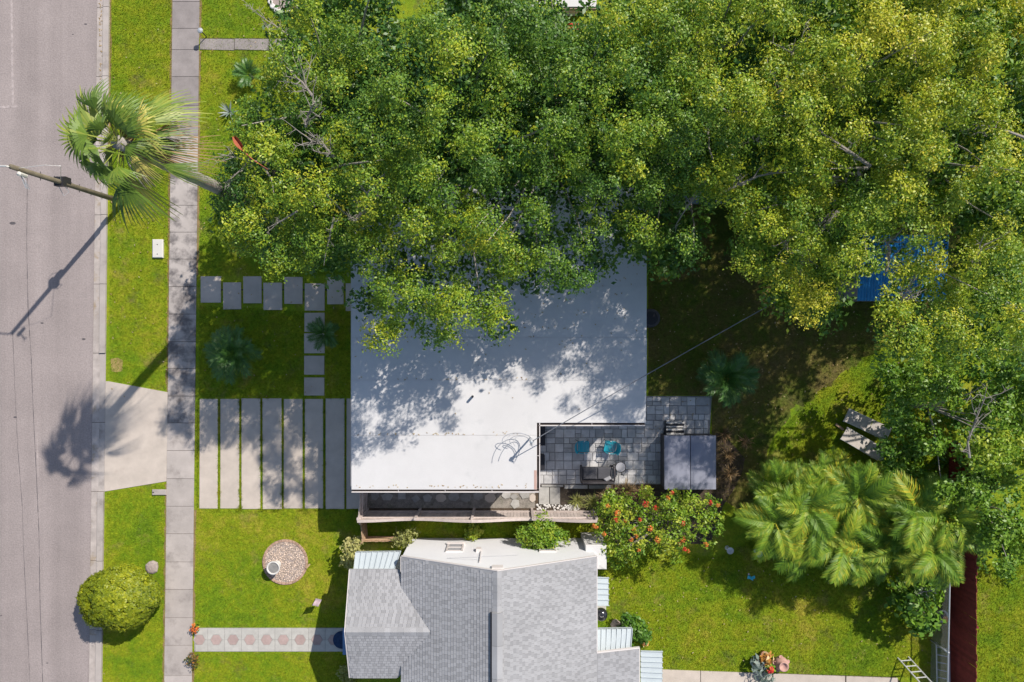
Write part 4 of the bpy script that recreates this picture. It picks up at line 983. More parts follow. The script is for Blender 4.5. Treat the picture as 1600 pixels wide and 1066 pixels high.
# two teal chairs
def teal_chair():
    t = thing('patio_chair', 'teal chair on the patio pavers facing right', 'chair', (0, 0, 0), 'teal patio chairs')
    m = MB(); n = 8
    for i in range(n):   # dished seat of slats
        x = -.2 + .42 * i / (n - 1); m.bbox((x + .0, 0, .40 + .05 * abs(i - 3.5) / 3.5), (.050, .44, .022), .006)
    m.box((0, -.215, .395), (.44, .03, .03)); m.box((0, .215, .395), (.44, .03, .03)); m.part('seat', M['teal'], t)
    m = MB(); k = 9
    ring = []
    for i in range(k):
        a = math.radians(-80 + 160 * i / (k - 1)); ring.append(V(-.16 - .12 * math.cos(a), .235 * math.sin(a), 0))
    for i in range(k - 1):
        a, b = ring[i], ring[i + 1]; tilt = V(-.10, 0, 0)
        m.add([a + V(0, 0, .42), b + V(0, 0, .42), b + tilt + V(0, 0, .84), a + tilt + V(0, 0, .84), a * 1.09 + V(0, 0, .42), b * 1.09 + V(0, 0, .42), b * 1.09 + tilt + V(0, 0, .84), a * 1.09 + tilt + V(0, 0, .84)], [(0, 1, 2, 3), (7, 6, 5, 4), (3, 2, 6, 7), (0, 4, 5, 1), (0, 3, 7, 4), (1, 5, 6, 2)])
    m.part('backrest', M['teal'], t)
    for s in (-1, 1):
        m = MB(); m.tube([V(-.2, .25 * s, .62), V(.0, .27 * s, .63), V(.16, .25 * s, .60), V(.20, .235 * s, .42)], .017, 6); ar = m.part('arm', M['teal'], t, True)
        m = MB(); m.bbox((.03, .262 * s, .655), (.055, .045, .022), .008); m.part('arm_highlight', M['edge'], ar)  # white piece standing in for the highlight on the arm
        m = MB(); m.tube([V(.20, .22 * s, .40), V(.24, .25 * s, .07)], .014, 6); m.part('leg', M['black'], t)
        m = MB(); m.tube([V(-.2, .21 * s, .42), V(-.30, .25 * s, .07)], .014, 6); m.part('leg', M['black'], t)
    return t
tc = teal_chair(); tc.location = G(910, 696, 0.03); tc.location.z = .0
t2 = copy_tree(tc); t2.location = G(951, 696, 0); t2.rotation_euler = (0, 0, math.radians(172)); t2['label'] = 'teal chair on the patio pavers facing left toward its twin'
# dark loveseat: seat toward the house, back along the plant bed
c = G(931, 739, 0); lv = thing('loveseat', 'dark wicker loveseat at the lower edge of the patio', 'loveseat', c)
m = MB(); m.bbox(c + V(0, .04, .34), (1.30, .56, .12), .03); m.part('seat', M['cush'], lv)
m = MB(); m.bbox(c + V(0, -.29, .52), (1.36, .09, .64), .03); m.part('backrest', M['wick'], lv)
for s in (-1, 1):
    m = MB(); m.tube([c + V(.68 * s, .36, .30), c + V(.70 * s, .34, .60), c + V(.72 * s, .1, .66), c + V(.71 * s, -.2, .66), c + V(.68 * s, -.30, .60)], .04, 8); m.part('arm', M['wick'], lv, True)
    for yy in (.33, -.29):
        m = MB(); m.box(c + V(.65 * s, yy, .17), (.05, .05, .30)); m.part('leg', M['wick'], lv)
m = MB(); m.bbox(c + V(-.3, .06, .44), (.60, .5, .09), .035); m.part('cushion', M['cush'], lv)
m = MB(); m.bbox(c + V(.31, .06, .44), (.60, .5, .09), .035); m.part('cushion', M['cush'], lv)
m = MB(); m.bbox(c + V(.44, -.16, .53), (.3, .16, .12), .05, .5); m.part('pillow', M['step'], lv)
# little round table
c = G(967, 727, 0); rt = thing('side_table', 'small round wire-topped table beside the dark loveseat', 'side table', c)
m = MB(); ringp = [c + V(math.cos(a) * .22, math.sin(a) * .22, .48) for a in np.linspace(0, 2 * math.pi, 25)]; m.tube(ringp, .016, 6); m.part('rim', M['black'], rt, True)
m = MB(); m.lathe([(.205, .478), (.205, .486), (0, .486)], c, 22); m.part('tabletop', M['step'], rt)
for k in range(3):
    a = 2.1 * k + .9; m = MB(); m.tube([c + V(math.cos(a) * .19, math.sin(a) * .19, .47), c + V(math.cos(a) * .10, math.sin(a) * .10, .25), c + V(math.cos(a) * .25, math.sin(a) * .25, .05)], .012, 5); m.part('leg', M['black'], rt, True)
c = G(976, 737, 0); m = MB(); m.box(c + V(0, 0, .08), (.28, .07, .03), .7); m.box(c + V(.06, -.05, .08), (.24, .05, .03), .7); m.box(c + V(.03, -.02, .05), (.2, .12, .03), .7); solo(m, 'boot_tray', 'pair of small slats lying beside the round patio table', 'slats', M['step'], base=c)
# dark mats by the wall
for (px, py, ln, lab) in ((848, 678, .85, 'upper dark storage bin against the house wall on the patio'), (847, 720, .62, 'lower dark storage bin against the house wall on the patio')):
    c = G(px, py, 0); bb = thing('storage_bin', lab, 'bin', c, 'dark bins by the patio wall')
    m = MB(); m.bbox(c + V(-.05, 0, .24), (.26, ln, .42), .02); m.part('body', M['cush'], bb)
    m = MB(); m.bbox(c + V(-.05, 0, .475), (.29, ln + .03, .05), .015); m.part('lid', M['black'], bb)
# hot tub
z = .95; c = G(1079, 723, 0); ht = thing('hot_tub', 'large square hot tub under a folding blue grey cover', 'hot tub', c)
p, q = G(1038, 681, z), G(1119.5, 765, z); w = q.x - p.x; d = p.y - q.y; cx, cy = (p.x + q.x) / 2, (p.y + q.y) / 2
m = MB(); m.bbox((cx, cy, .42), (w - .06, d - .06, .84), .03); m.part('cabinet', M['tubskirt'], ht)
for s in (-1, 1):
    m = MB(); N = 8; ww = w / 2 - .03
    f = lambda i, j: V(cx + s * (w / 4) + (i / N - .5) * ww, cy + (j / N - .5) * d, 0)
    def top(i, j):
        e = min(i, N - i, j, N - j); hgt = .93 + (.0 if e == 0 else .035) + .02 * (1 - (abs(i / N - .5) * 2)) * (e > 0)
        hinge = (i / N if s < 0 else 1 - i / N); return f(i, j) + V(0, 0, hgt + .03 * hinge)
    for i in range(N):
        for j in range(N): m.quad(top(i, j), top(i + 1, j), top(i + 1, j + 1), top(i, j + 1))
    for i in range(N):
        for (j, sg) in ((0, 1), (N, -1)):
            a, b = top(i, j), top(i + 1, j); a2, b2 = V(a.x, a.y, .82), V(b.x, b.y, .82); m.quad(*((a2, b2, b, a) if sg > 0 else (b2, a2, a, b)))
        for (ii, sg) in ((0, -1), (N, 1)):
            a, b = top(ii, i), top(ii, i + 1); a2, b2 = V(a.x, a.y, .82), V(b.x, b.y, .82); m.quad(*((a2, b2, b, a) if sg > 0 else (b2, a2, a, b)))
    cv = m.part('cover', M['tubcover'], ht)
    for yy in (-.5, .5):
        h = MB(); h.box((cx + s * (w / 2 + .004), cy + yy * 1.2, .86), (.012, .05, .16)); h.part('strap', M['black'], cv)
st = thing('tub_steps', 'small striped set of steps against the hot tub', 'steps', G(1054, 671, 0))
for (ya, yb, z) in ((659, 668.5, .23), (669.5, 680, .43)):
    p, q = G(1041, ya, z), G(1069, yb, z); n = 3
    for k in range(n):
        y = p.y + (q.y - p.y) * (k + .5) / n; m = MB(); m.bbox(((p.x + q.x) / 2, y, z), (q.x - p.x, abs(q.y - p.y) / n - .025, .03), .006); m.part('tread_slat', M['edge'] if k != 1 else M['black'], st)
    for xx in (p.x + .03, q.x - .03):
        m = MB(); m.box((xx, (p.y + q.y) / 2, z / 2 - .01), (.04, abs(q.y - p.y) - .01, z - .03)); m.part('side_panel', M['black'], st)
    m = MB(); m.box(((p.x + q.x) / 2, q.y + .005, z / 2), (q.x - p.x - .06, .02, z - .05)); m.part('riser', M['black'], st)
# sun loungers
def lounger():
    t = thing('sun_lounger', 'x', 'sun lounger', (0, 0, 0), 'sun loungers under the trees')
    m = MB(); m.bbox((-.36, 0, .32), (1.14, .56, .025), .008); m.part('seat', M['mesh'], t)
    m = MB(); q = Matrix.Rotation(-.28, 3, 'Y'); m.box((.22 + .38, 0, .32 + .12), (.78, .56, .025), M=q); m.part('backrest', M['mesh'], t)
    for s in (-1, 1):
        m = MB(); m.tube([V(-.94, .285 * s, .315), V(.92, .285 * s, .315)], .018, 6); m.part('side_rail', M['alu'], t)
        for x in (-.75, .7):
            m = MB(); m.tube([V(x, .27 * s, .31), V(x + (.05 if x > 0 else -.05), .29 * s, 0)], .018, 6); m.part('leg', M['alu'], t)
    m = MB(); m.tube([V(.95, -.27, .54), V(.95, .27, .54)], .016, 6); m.part('head_bar', M['alu'], t)
    return t
l1 = lounger(); l1.location = G(1347, 661, 0); l1.rotation_euler = (0, 0, math.radians(-25)); l1['label'] = 'upper of the two taupe sun loungers, spotted with sunlight'
l2 = copy_tree(l1); l2.location = G(1342, 692, 0); l2.rotation_euler = (0, 0, math.radians(-30)); l2['label'] = 'lower of the two taupe sun loungers, next to the palm clump'
c = G(1311, 667, 0); m = MB(); m.bbox(c + V(0, 0, .05), (.42, .10, .06), .01, -.65); solo(m, 'plank', 'short pale plank lying left of the sun loungers', 'plank', M['woodtan'], base=c)
# AC unit beside the house, seen in deep shade
c = G(1019, 498, 0); ac = thing('condenser_unit', 'round air conditioner unit in shade against the house wall', 'air conditioner', c)
m = MB(); m.lathe([(.40, .02), (.40, .70), (.37, .76), (.30, .77)], c + V(-.2, 0, 0), 24); m.part('casing', M['tubskirt'], ac)
m = MB(); m.lathe([(.30, .765), (.28, .78), (0.0, .80)], c + V(-.2, 0, 0), 24); m.part('fan_grille', M['black'], ac)
# black kettle grill on its pad beside the shingled house
c = G(936, 950, 0); pd = thing('grill_pad', None, None, c); bpy.data.objects.remove(pd)
m = MB(); m.bbox(c + V(.05, 0, .02), (.5, .55, .10), .015); solo(m, 'concrete_pad', 'small pale concrete pad under the black kettle grill', 'pad', M['hexpale'], base=c)
gr = thing('kettle_grill', 'black kettle grill with a shiny lid beside the shingled house', 'grill', c)
m = MB(); m.lathe([(.06, .45), (.18, .50), (.25, .60), (.27, .70)], c, 20); m.part('bowl', M['black'], gr, True)
m = MB(); m.lathe([(.275, .70), (.26, .80), (.20, .88), (.10, .93), (0, .945)], c, 20); ld = m.part('lid', surf('gloss_black', (.02, .02, .025), .12, .1, 3, 30, .05, 0, spec=.8), gr, True)
m = MB(); m.tube([c + V(-.06, 0, .94), c + V(-.05, 0, .99), c + V(.05, 0, .99), c + V(.06, 0, .94)], .012, 6); m.part('handle', M['alu'], ld)
for k in range(3):
    a = 2.09 * k; m = MB(); m.tube([c + V(.15 * math.cos(a), .15 * math.sin(a), .5), c + V(.26 * math.cos(a), .26 * math.sin(a), .08)], .014, 6); m.part('leg', M['alu'], gr)
c = G(962, 975, 0); m = MB(); m.lathe([(.2, -.03), (.22, .1), (.12, .2), (0, .22)], c, 8); m.v = [(x + random.uniform(-.04, .04), y + random.uniform(-.04, .04), zz) for x, y, zz in m.v]; solo(m, 'rock', 'pale rock beside the shingled house below the kettle grill', 'rock', M['rock'], base=c)
# ladder leaning up toward the lower right corner
def ladder(root, foot, u, side, n, rung, L, mat='alu'):
    for s in (-1, 1):
        a = foot + side * s; b = a + u * L; m = MB(); m.tube([a, b], .03, 6); m.part('side_rail', M[mat], root)
    for k in range(n):
        p = foot + u * (L * (k + .6) / n); m = MB(); m.tube([p - side, p + side], rung, 6); m.part('rung', M[mat], root)
f0 = G(1411, 1027, 0); u = V(.36, -.62, 1.3).normalized()
ld = thing('ladder', 'bright aluminium ladder leaning over the concrete path at the bottom', 'ladder', f0); ladder(ld, f0, u, V(.23, .02, 0), 9, .024, 2.6)
f1 = G(1476, 1006, .25); ld2 = thing('ladder', 'bluish ladder lying along the chain link fence in shade', 'ladder', V(f1.x, f1.y, 0))
f1 = G(1473, 1006, .35); ladder(ld2, f1, V(.02, -1, .0).normalized(), V(.20, 0, .12), 9, .016, 2.9, 'steel')
for (xx, zz) in ((1488, .15), (1490, .3)):
    pass
m = MB(); a = G(1483, 1017, .5); m.bbox(a + V(0, -1.3, 0), (.06, 2.6, .06), .01); solo(m, 'pole_bar', 'pale metal bar stored between the bluish ladder and the fence', 'bar', M['alu'], base=(a.x, a.y, 0))
# garden ornaments in the back lawn
c = G(1166, 896, 0); orn = thing('garden_ornament', 'small teal bird ornament on a stake in the shaded lawn', 'ornament', c)
m = MB(); m.tube([c, c + V(0, 0, .5)], .008, 5); m.part('stake', M['black'], orn)
m = MB(); m.lathe([(0, -.16), (.05, -.06), (.06, .03), (.03, .12), (0, .16)], c + V(0, 0, .55), 8, Matrix.Rotation(1.3, 3, 'X') @ Matrix.Rotation(.7, 3, 'Y')); m.part('bird_body', M['teal'], orn, True)
m = MB()
for s in (-1, 1): m.add([c + V(0, .04, .58), c + V(.15 * s, .12, .64), c + V(.17 * s, -.02, .62), c + V(.02 * s, -.05, .58)], [(0, 1, 2, 3)])
m.part('wing', M['teal'], orn)
m = MB(); m.lathe([(.0, -.03), (.04, 0), (0, .04)], c + V(-.10, .17, .6), 8); m.part('bird_head', M['flag'], orn)
for (px, py, lab) in ((1181, 861, 'pale oval bird bath dish at the foot of the palm clump'), (1136, 856, 'small pale dish half hidden between the flowering shrub and the palms')):
    c = G(px, py, 0); dd = thing('bird_bath', lab, 'bird bath', c); m = MB(); m.lathe([(.10, 0), (.05, .08), (.05, .35)], c, 10); m.part('pedestal', M['edge'], dd)
    m = MB(); m.lathe([(.05, .35), (.13, .42), (.15, .45), (.11, .43), (0, .40)], c, 14, None); m.part('dish', M['edge'], dd)
# pots in the lower right
def pot(name, label, c, r, h, mat='terra'):
    t = thing(name, label, 'potted plant', c)
    m = MB(); m.lathe([(r * .7, 0), (r * .95, h * .8), (r * 1.08, h * .82), (r * 1.08, h), (r * .9, h), (r * .85, h * .9), (0, h * .88)], c, 16); m.part('pot', M[mat], t, True)
    return t
def leaves_on(t, c, n, R_, z, L, mat, tint, name='leaves', up=.3, aspect=.45):
    d = R.normal(size=(n, 3)); d[:, 2] = np.abs(d[:, 2]); d = nrm(d); Pp = np.array([0, 0, z]) + d * R_ * (0.5 + .6 * R.random((n, 1))) * np.array([1, 1, .7])
    N = nrm(d * .4 + np.array([0, 0, up + .4]) + R.normal(0, .35, (n, 3))); Ls = L * (.7 + .6 * R.random(n))
    return link(name, np_mesh(name, leaf_quads(Pp, N, Ls, Ls * aspect), n, 4, tint + R.normal(0, .2, n), M[mat]), t)
c = G(1191, 1020, 0); t = pot('potted_plant', 'potted croton with orange leaves beside the bottom path', c, .17, .3); leaves_on(t, c, 60, .28, .5, .22, 'croton', .65)
c = G(1196, 1036, 0); t = pot('potted_plant', 'potted plant with a red flower head beside the bottom path', c, .14, .28); leaves_on(t, c, 50, .25, .42, .2, 'lush', .6); leaves_on(t, c, 40, .14, .62, .12, 'red_flower', .5, 'flower_head')
c = G(1178, 1031, 0); t = pot('potted_plant', 'potted plant with big silvery leaves beside the bottom path', c, .15, .25); leaves_on(t, c, 34, .36, .4, .30, 'silver_leaf', .65)
c = G(1190, 1052, 0); t = pot('potted_plant', 'spiky pale plant in a pot standing on the bottom path', c, .15, .25, 'stone'); leaves_on(t, c, 70, .42, .35, .34, 'silver_leaf', .45, aspect=.16)
c = G(1216, 1032, 0); sp = thing('clay_jar', 'pinkish pocketed clay strawberry jar on the lawn by the bottom path', 'clay pot', c)
m = MB(); m.lathe([(.16, 0), (.27, .15), (.31, .32), (.26, .5), (.19, .58), (.21, .63), (.165, .63), (.14, .56), (0, .54)], c, 20); b = m.part('body', M['pinkpot'], sp, True)
for k in range(5):
    a = 1.26 * k + .4; m = MB(); m.lathe([(.05, -.05), (.085, .05), (.065, .05), (.03, .0)], c + V(.29 * math.cos(a), .29 * math.sin(a), .34), 10, Matrix.Rotation(.5, 3, V(-math.sin(a), math.cos(a), 0))); m.part('pocket', M['pinkpot'], sp, True)
c = G(1463, 957, 0); t = pot('planter', 'round pale pot of soil beside the big leaved plant by the fence', c, .25, .45, 'edge'); t['category'] = 'planter'
m = MB(); m.lathe([(.21, .39), (.18, .42), (0, .43)], c, 14); m.part('soil', M['soil'], t)
m = MB(); zz = .0; pc = c + V(.14, -.13, .36)
prof = []
for i in range(9):
    a = math.pi * i / 8 - math.pi / 2; prof.append((.15 * math.cos(a) + .004, .12 * math.sin(a)))
m.lathe(prof, pc, 20); m.v = [(pc.x + (x - pc.x) * (1 + .05 * math.cos(7 * math.atan2(y - pc.y, x - pc.x))), pc.y + (y - pc.y) * (1 + .05 * math.cos(7 * math.atan2(y - pc.y, x - pc.x))), z_) for x, y, z_ in m.v]
pk = solo(m, 'pumpkin', 'bright orange pumpkin at the rim of the pale round pot', 'pumpkin', M['orange'], True, base=(pc.x, pc.y, pc.z))
# red folding chair glimpsed at the top
c = G(894, 52, 0); rc = thing('garden_chair', 'red chair glimpsed in a gap of the crowns at the top', 'chair', c)
m = MB(); m.bbox(c + V(0, 0, .42), (.5, .48, .05), .015); m.part('seat', M['redthing'], rc)
m = MB(); m.box(c + V(0, -.27, .7), (.5, .05, .55)); m.part('backrest', M['redthing'], rc)
for sx in (-1, 1):
    for sy_ in (-1, 1): m = MB(); m.tube([c + V(.22 * sx, .22 * sy_, .4), c + V(.26 * sx, .26 * sy_, 0)], .02, 6); m.part('leg', M['redthing'], rc)
# blue roofed shed
c = G(1412, 425, 0); sh = thing('shed', 'shed with a ribbed blue metal roof glimpsed between the crowns', 'shed', c)
p, q = G(1341, 368, 2.3), G(1480, 470, 2.3)
m = MB(); m.box(((p.x + q.x) / 2, (p.y + q.y) / 2, 1.05), (q.x - p.x - .2, p.y - q.y - .2, 2.1)); m.part('wall', M['louver'], sh)
nn = 10
for i in range(nn):
    xa, xb = p.x + (q.x - p.x) * i / nn, p.x + (q.x - p.x) * (i + 1) / nn - .008
    m = MB(); z0, z1 = 2.22, 2.42; seg = [0, .12, .2, .28, .45, .53, .61, .8, .88, .96, 1.0]; hz = [0, 0, .03, 0, 0, .03, 0, 0, .03, 0, 0]
    vs_ = []
    for s_, h in zip(seg, hz): vs_ += [V(xa + (xb - xa) * s_, q.y, z0 + h), V(xa + (xb - xa) * s_, p.y, z1 + h)]
    m.add(vs_, [(2 * k, 2 * k + 2, 2 * k + 3, 2 * k + 1) for k in range(len(seg) - 1)]); m.part('roof_sheet', M['blueroof'], sh)

# ================================================================== VEGETATION
# ---- tall fan palm at the kerb, blown by wind
pb = G(438, 349, 0); PZ = 12.4
fp_ = thing('fan_palm', 'tall wind-blown fan palm with a leaning view of its trunk over the sidewalk', 'palm tree', pb)
m = MB(); pts = []; rad = []
for i in range(26):
    t = i / 25; pts.append(pb + V(0.12 * math.sin(t * 3), .06 * math.sin(t * 4), t * PZ)); rad.append(.24 - .07 * t + .012 * (i % 2))
m.tube(pts, rad, 12); m.part('trunk', M['palmtrunk'], fp_, True)
heart = V(pb.x + .0, pb.y - .02, PZ)
wind = V(.30, .30, -.06)
o0 = ORG[fp_.name]
WD = V(.80, .52, 0).normalized()
for i in range(42):
    a = 2.399963 * i + .3; e = math.radians(66 - i * 2.25)
    d = V(math.cos(a) * math.cos(e), math.sin(a) * math.cos(e), math.sin(e)) + WD * .20 + V(-.13, .12, 0)
    lee = d.normalized().dot(WD)
    pl_ = random.uniform(.4, 1.05) * (1 - .1 * max(0, lee)); rd = random.uniform(.78, 1.15) * (.82 if d.y < -.2 and d.x > 0 else 1)
    if i > 30 and lee > .55: pl_ *= .85
    dead = i > 30 and lee > .55 and d.y < .5
    tn0 = random.uniform(.80, 1.0) if (not dead and random.random() < .12) else random.uniform(.2, .62)
    st, tn = fan_frond(heart - o0 + V(0, 0, -.010 * i), d, pl_, rd, tn0, WD * random.uniform(.0, .35) + V(random.gauss(0, .12), random.gauss(0, .12), 0), random.uniform(.3, .8) + i * .012, None, spread=random.uniform(.45, .85) if lee > -.2 else random.uniform(.7, 1.15), n=15, fused=random.uniform(.35, .55))
    link('dead_frond' if dead else 'frond', strip_mesh('frond', st, tn, M['dryleaf'] if dead else M['palm']), fp_)
for k, (ax_, ay_) in enumerate(((.55, -.95), (.35, -1.0), (1.6, .25), (1.35, -.1))):
    m = MB(); h = heart + V(0, 0, -.25); d = V(ax_, ay_, 0)
    m.tube([h, h + d * .5 + V(0, 0, .05), h + d * .85 + V(0, 0, -.15), h + d * 1.05 + V(0, 0, -.5)], [.03, .026, .02, .01], 6)
    for j in range(4): m.tube([h + d * .7, h + d * .95 + V(random.uniform(-.2, .2), random.uniform(-.2, .2), -.3)], [.014, .006], 4)
    m.part('flower_stalk', M['palebark'], fp_, True)
# skirt of brown boots under the crown
st = []; tn = []
for i in range(60):
    a = random.uniform(0, 6.283); h = heart - o0 + V(0, 0, -random.uniform(.1, .9)); d = V(math.cos(a), math.sin(a), random.uniform(-.9, .2)).normalized() * random.uniform(.3, .8) + wind * .3
    s = V(-math.sin(a), math.cos(a), 0) * .03; st.append([(h - s, h + s), (h + d * .6 - s * .7, h + d * .6 + s * .7), (h + d + V(0, 0, -.15) - s * .2, h + d + V(0, 0, -.15) + s * .2)]); tn.append(random.uniform(.0, .7))
link('leaf_boots', strip_mesh('leaf_boots', st, tn, M['dryleaf']), fp_)

# ---- small feather palms
pv = [pinnate_mesh('frond', M['darkpalm'], 1.0, arch=random.uniform(.6, .9), leaf=.34, n=26, tint=.45, width=.035, rise=random.uniform(.9, 1.3)) for _ in range(4)]
def feather_palm(label, c, nf, scale, trunk_h, tilt=0, meshes=pv):
    t = thing('feather_palm', label, 'palm', c)
    m = MB(); m.tube([c, c + V(.02, .01, trunk_h)], [.09, .06], 8); m.part('trunk', M['palmtrunk'], t, True)
    for i in range(nf):
        e = -math.radians(8 + 62 * (1 - i / nf) * random.uniform(.7, 1.1))
        o = link('frond', meshes[i % len(meshes)], t, (0, 0, trunk_h), (0, e * .55, 2.399963 * i + random.uniform(-.2, .2)), (scale * random.uniform(.85, 1.1),) * 3)
    return t
feather_palm('dark feathery palm in the shaded square of the front yard', G(375, 552, 0), 16, 1.25, .5)
feather_palm('small palm leaning over the front path slabs beside the house', G(512, 521, 0), 11, .78, .35)
feather_palm('dark green palm at the top corner of the paved patio', G(1126, 588, 0), 18, 1.28, .7)
feather_palm('bluish small palm on the lawn at the edge of the oak by the top walkway', G(394, 122, 0), 10, .7, .3)

# ---- areca palm clump
av = [pinnate_mesh('frond', M['areca'], 1.7, arch=random.uniform(.75, 1.15), leaf=.46, n=34, tint=(.25, .34, .42, .48, .55, .62, .72)[len(bpy.data.meshes) % 7], width=.043, vee=random.uniform(.2, .55), rise=random.uniform(.85, 1.2)) for _ in range(7)]
av += [pinnate_mesh('frond', M['areca'], 1.6, arch=1.1, leaf=.38, n=30, tint=.9, width=.034, vee=.2, rise=.8)]
def areca(label, stems, h, nf, scale=1.0):
    c = G(*stems[0], 0); t = thing('areca_palm', label, 'palm', c, 'areca palms in the long clump')
    for si, (px, py) in enumerate(stems):
        b = G(px, py, 0) - c; hh = h * random.uniform(.75, 1.15)
        m = MB()
        for k in range(3):
            dx, dy = random.uniform(-.18, .18), random.uniform(-.18, .18); m.tube([b + c + V(dx, dy, 0), b + c + V(dx * 2, dy * 2, hh * random.uniform(.7, 1))], [.045, .03], 6)
        m.part('stem', M['woodtan'] if si % 2 else M['palmtrunk'], t)
        for i in range(nf):
            e = -math.radians(random.uniform(0, 55)); az = 2.399963 * i + si + random.uniform(-.3, .3)
            me = av[7] if random.random() < .04 else av[random.randrange(7)]
            link('frond', me, t, b + V(random.uniform(-.15, .15), random.uniform(-.15, .15), hh * random.uniform(.75, 1.0)), (random.uniform(-.35, .35), e * .7, az), (scale * random.uniform(.7, 1.08),) * 3)
areca('areca palm at the left end of the clump nearest the hot tub', [(1192, 755), (1182, 792), (1218, 772)], 2.1, 21)
areca('areca palm in the clump above its middle, below the sun loungers', [(1262, 748), (1300, 756), (1335, 768)], 2.2, 20)
areca('areca palm bulging down onto the lawn at the lower left of the clump', [(1240, 802), (1226, 825), (1275, 828)], 2.0, 20)
areca('areca palm in the lower middle of the clump with yellow fronds', [(1320, 800), (1310, 830), (1350, 822), (1368, 788)], 2.2, 20)
areca('areca palm at the right end of the clump touching the red fence', [(1398, 800), (1424, 815), (1388, 828), (1412, 782), (1372, 770)], 2.8, 18)

# ---- oak canopy, in the photo's outline
DZL, DZR = 2.4, 1.4
OAK = 'oak trees of the canopy'
tree('oak_tree', 'olive twiggy oak at the front left reaching over the lawn to the sidewalk', 'tree', [(430, 325, 72, 6.5), (480, 262, 85, 7), (520, 345, 78, 6.5), (575, 360, 40, 6.2), (400, 262, 50, 6), (388, 345, 40, 5.5), (440, 380, 38, 5.6), (600, 285, 66, 7.2), (365, 305, 24, 5.4), (520, 385, 30, 5.6)], M['oak'], .43, group=OAK, dz=DZL, base=G(500, 310, 0))
tree('oak_tree', 'oak whose bright leafy limb hangs over the white roof', 'tree', [(690, 300, 85, 7.5), (650, 440, 68, 6.2), (735, 455, 52, 6.1), (612, 500, 36, 5.4), (690, 490, 42, 5.6), (700, 375, 66, 6.8), (780, 400, 44, 6.3), (580, 475, 16, 5.4), (760, 490, 30, 5.7)], M['oak'], .47, group=OAK, dz=DZL, base=G(715, 272, 0), under=1)
tree('oak_tree', 'oak with dark lower sprays over the middle of the white roof', 'tree', [(870, 330, 82, 7), (800, 330, 78, 7), (905, 405, 40, 6.2), (858, 415, 38, 6), (940, 300, 66, 7), (820, 390, 40, 6.2)], M['oak'], .38, group=OAK, dz=DZL, base=G(850, 270, 0), under=1)
tree('oak_tree', 'wide mid-green oak in the centre of the left canopy', 'tree', [(700, 130, 105, 8.5), (620, 155, 85, 8), (680, 210, 85, 8), (790, 205, 88, 8.2), (750, 60, 90, 8)], M['oak'], .40, group=OAK, dz=DZL)
tree('oak_tree', 'thin-leaved oak at the top left of the canopy with bare grey twigs', 'tree', [(500, 65, 66, 7), (458, 135, 44, 6.2), (560, 30, 70, 7.5), (525, 150, 70, 7.2), (400, 195, 32, 5.5), (440, 205, 42, 6), (420, 165, 24, 5.6), (480, 20, 36, 6.8)], M['oak'], .43, group=OAK, dz=DZL)
tree('oak_tree', 'oak below the white roof edge at the top of the canopy', 'tree', [(880, 135, 84, 8), (925, 205, 78, 8), (828, 75, 56, 7.5), (965, 75, 56, 7.5), (980, 130, 68, 8), (830, 15, 40, 7.2), (800, -60, 70, 7), (936, 52, 26, 7.2), (858, 52, 24, 7.2), (985, 20, 40, 7.5)], M['oak'], .42, group=OAK, dz=DZL)
tree('oak_tree', 'oak with dark hanging sprays beyond the right end of the white roof', 'tree', [(1010, 205, 66, 7.5), (1030, 272, 56, 7), (1000, 345, 34, 6), (985, 390, 26, 6), (1050, 395, 34, 5.8), (1060, 180, 46, 7), (1030, 340, 40, 6), (1045, 130, 40, 7.5), (1085, 290, 36, 7), (1070, 345, 26, 6.4)], M['oak'], .40, group=OAK, dz=DZL, base=G(1020, 250, 0))
tree('oak_tree', 'oak with rounded yellow-green lobes left of the large right crowns', 'tree', [(1150, 110, 76, 9), (1190, 58, 66, 9), (1172, 190, 66, 8.5), (1100, 50, 56, 8.5), (1060, 90, 40, 8.2), (1120, 255, 44, 7.4), (1050, 25, 40, 8), (1130, -50, 80, 8.5), (1220, -40, 60, 9)], M['oak'], .50, group=OAK, dz=DZR)
tree('oak_tree', 'largest golden-green oak at the top right of the canopy', 'tree', [(1350, 110, 105, 9.5), (1290, 60, 78, 9.5), (1300, 165, 78, 9.2), (1400, 195, 78, 9), (1430, 50, 80, 9.5), (1240, 125, 40, 9), (1330, -50, 90, 9), (1450, -60, 80, 9)], M['oak'], .555, group=OAK, dz=DZR)
tree('oak_tree', 'golden oak leaning over the shaded back yard with pale limbs showing', 'tree', [(1240, 330, 74, 8), (1300, 300, 78, 8.5), (1332, 360, 58, 8), (1200, 380, 48, 7), (1256, 440, 52, 7), (1288, 480, 30, 6.5), (1180, 318, 34, 7), (1290, 400, 50, 7.4), (1225, 455, 30, 6.8)], M['oak'], .555, group=OAK, dz=DZR, base=G(1270, 330, 0))
tree('oak_tree', 'golden-topped oak filling the upper right edge of the photo', 'tree', [(1540, 100, 90, 9.5), (1585, 220, 78, 9), (1500, 185, 78, 9), (1570, 325, 76, 8.5), (1480, 282, 66, 8.5), (1405, 285, 46, 8.3), (1510, 20, 60, 9.3), (1590, -40, 90, 9), (1650, 90, 70, 9), (1660, 280, 70, 8.5)], M['oak'], .555, group=OAK, dz=DZR)
tree('oak_tree', 'oak with yellow clusters covering part of the blue shed roof', 'tree', [(1438, 490, 62, 7.5), (1398, 515, 38, 7), (1500, 430, 56, 7.5), (1560, 460, 66, 8), (1535, 395, 54, 8), (1425, 432, 30, 7.6), (1505, 385, 28, 8), (1475, 440, 34, 7.6), (1440, 338, 36, 8), (1480, 510, 46, 7.2), (1590, 530, 40, 7.4)], M['oak'], .525, group=OAK, dz=DZR, base=G(1590, 560, 0), under=1)
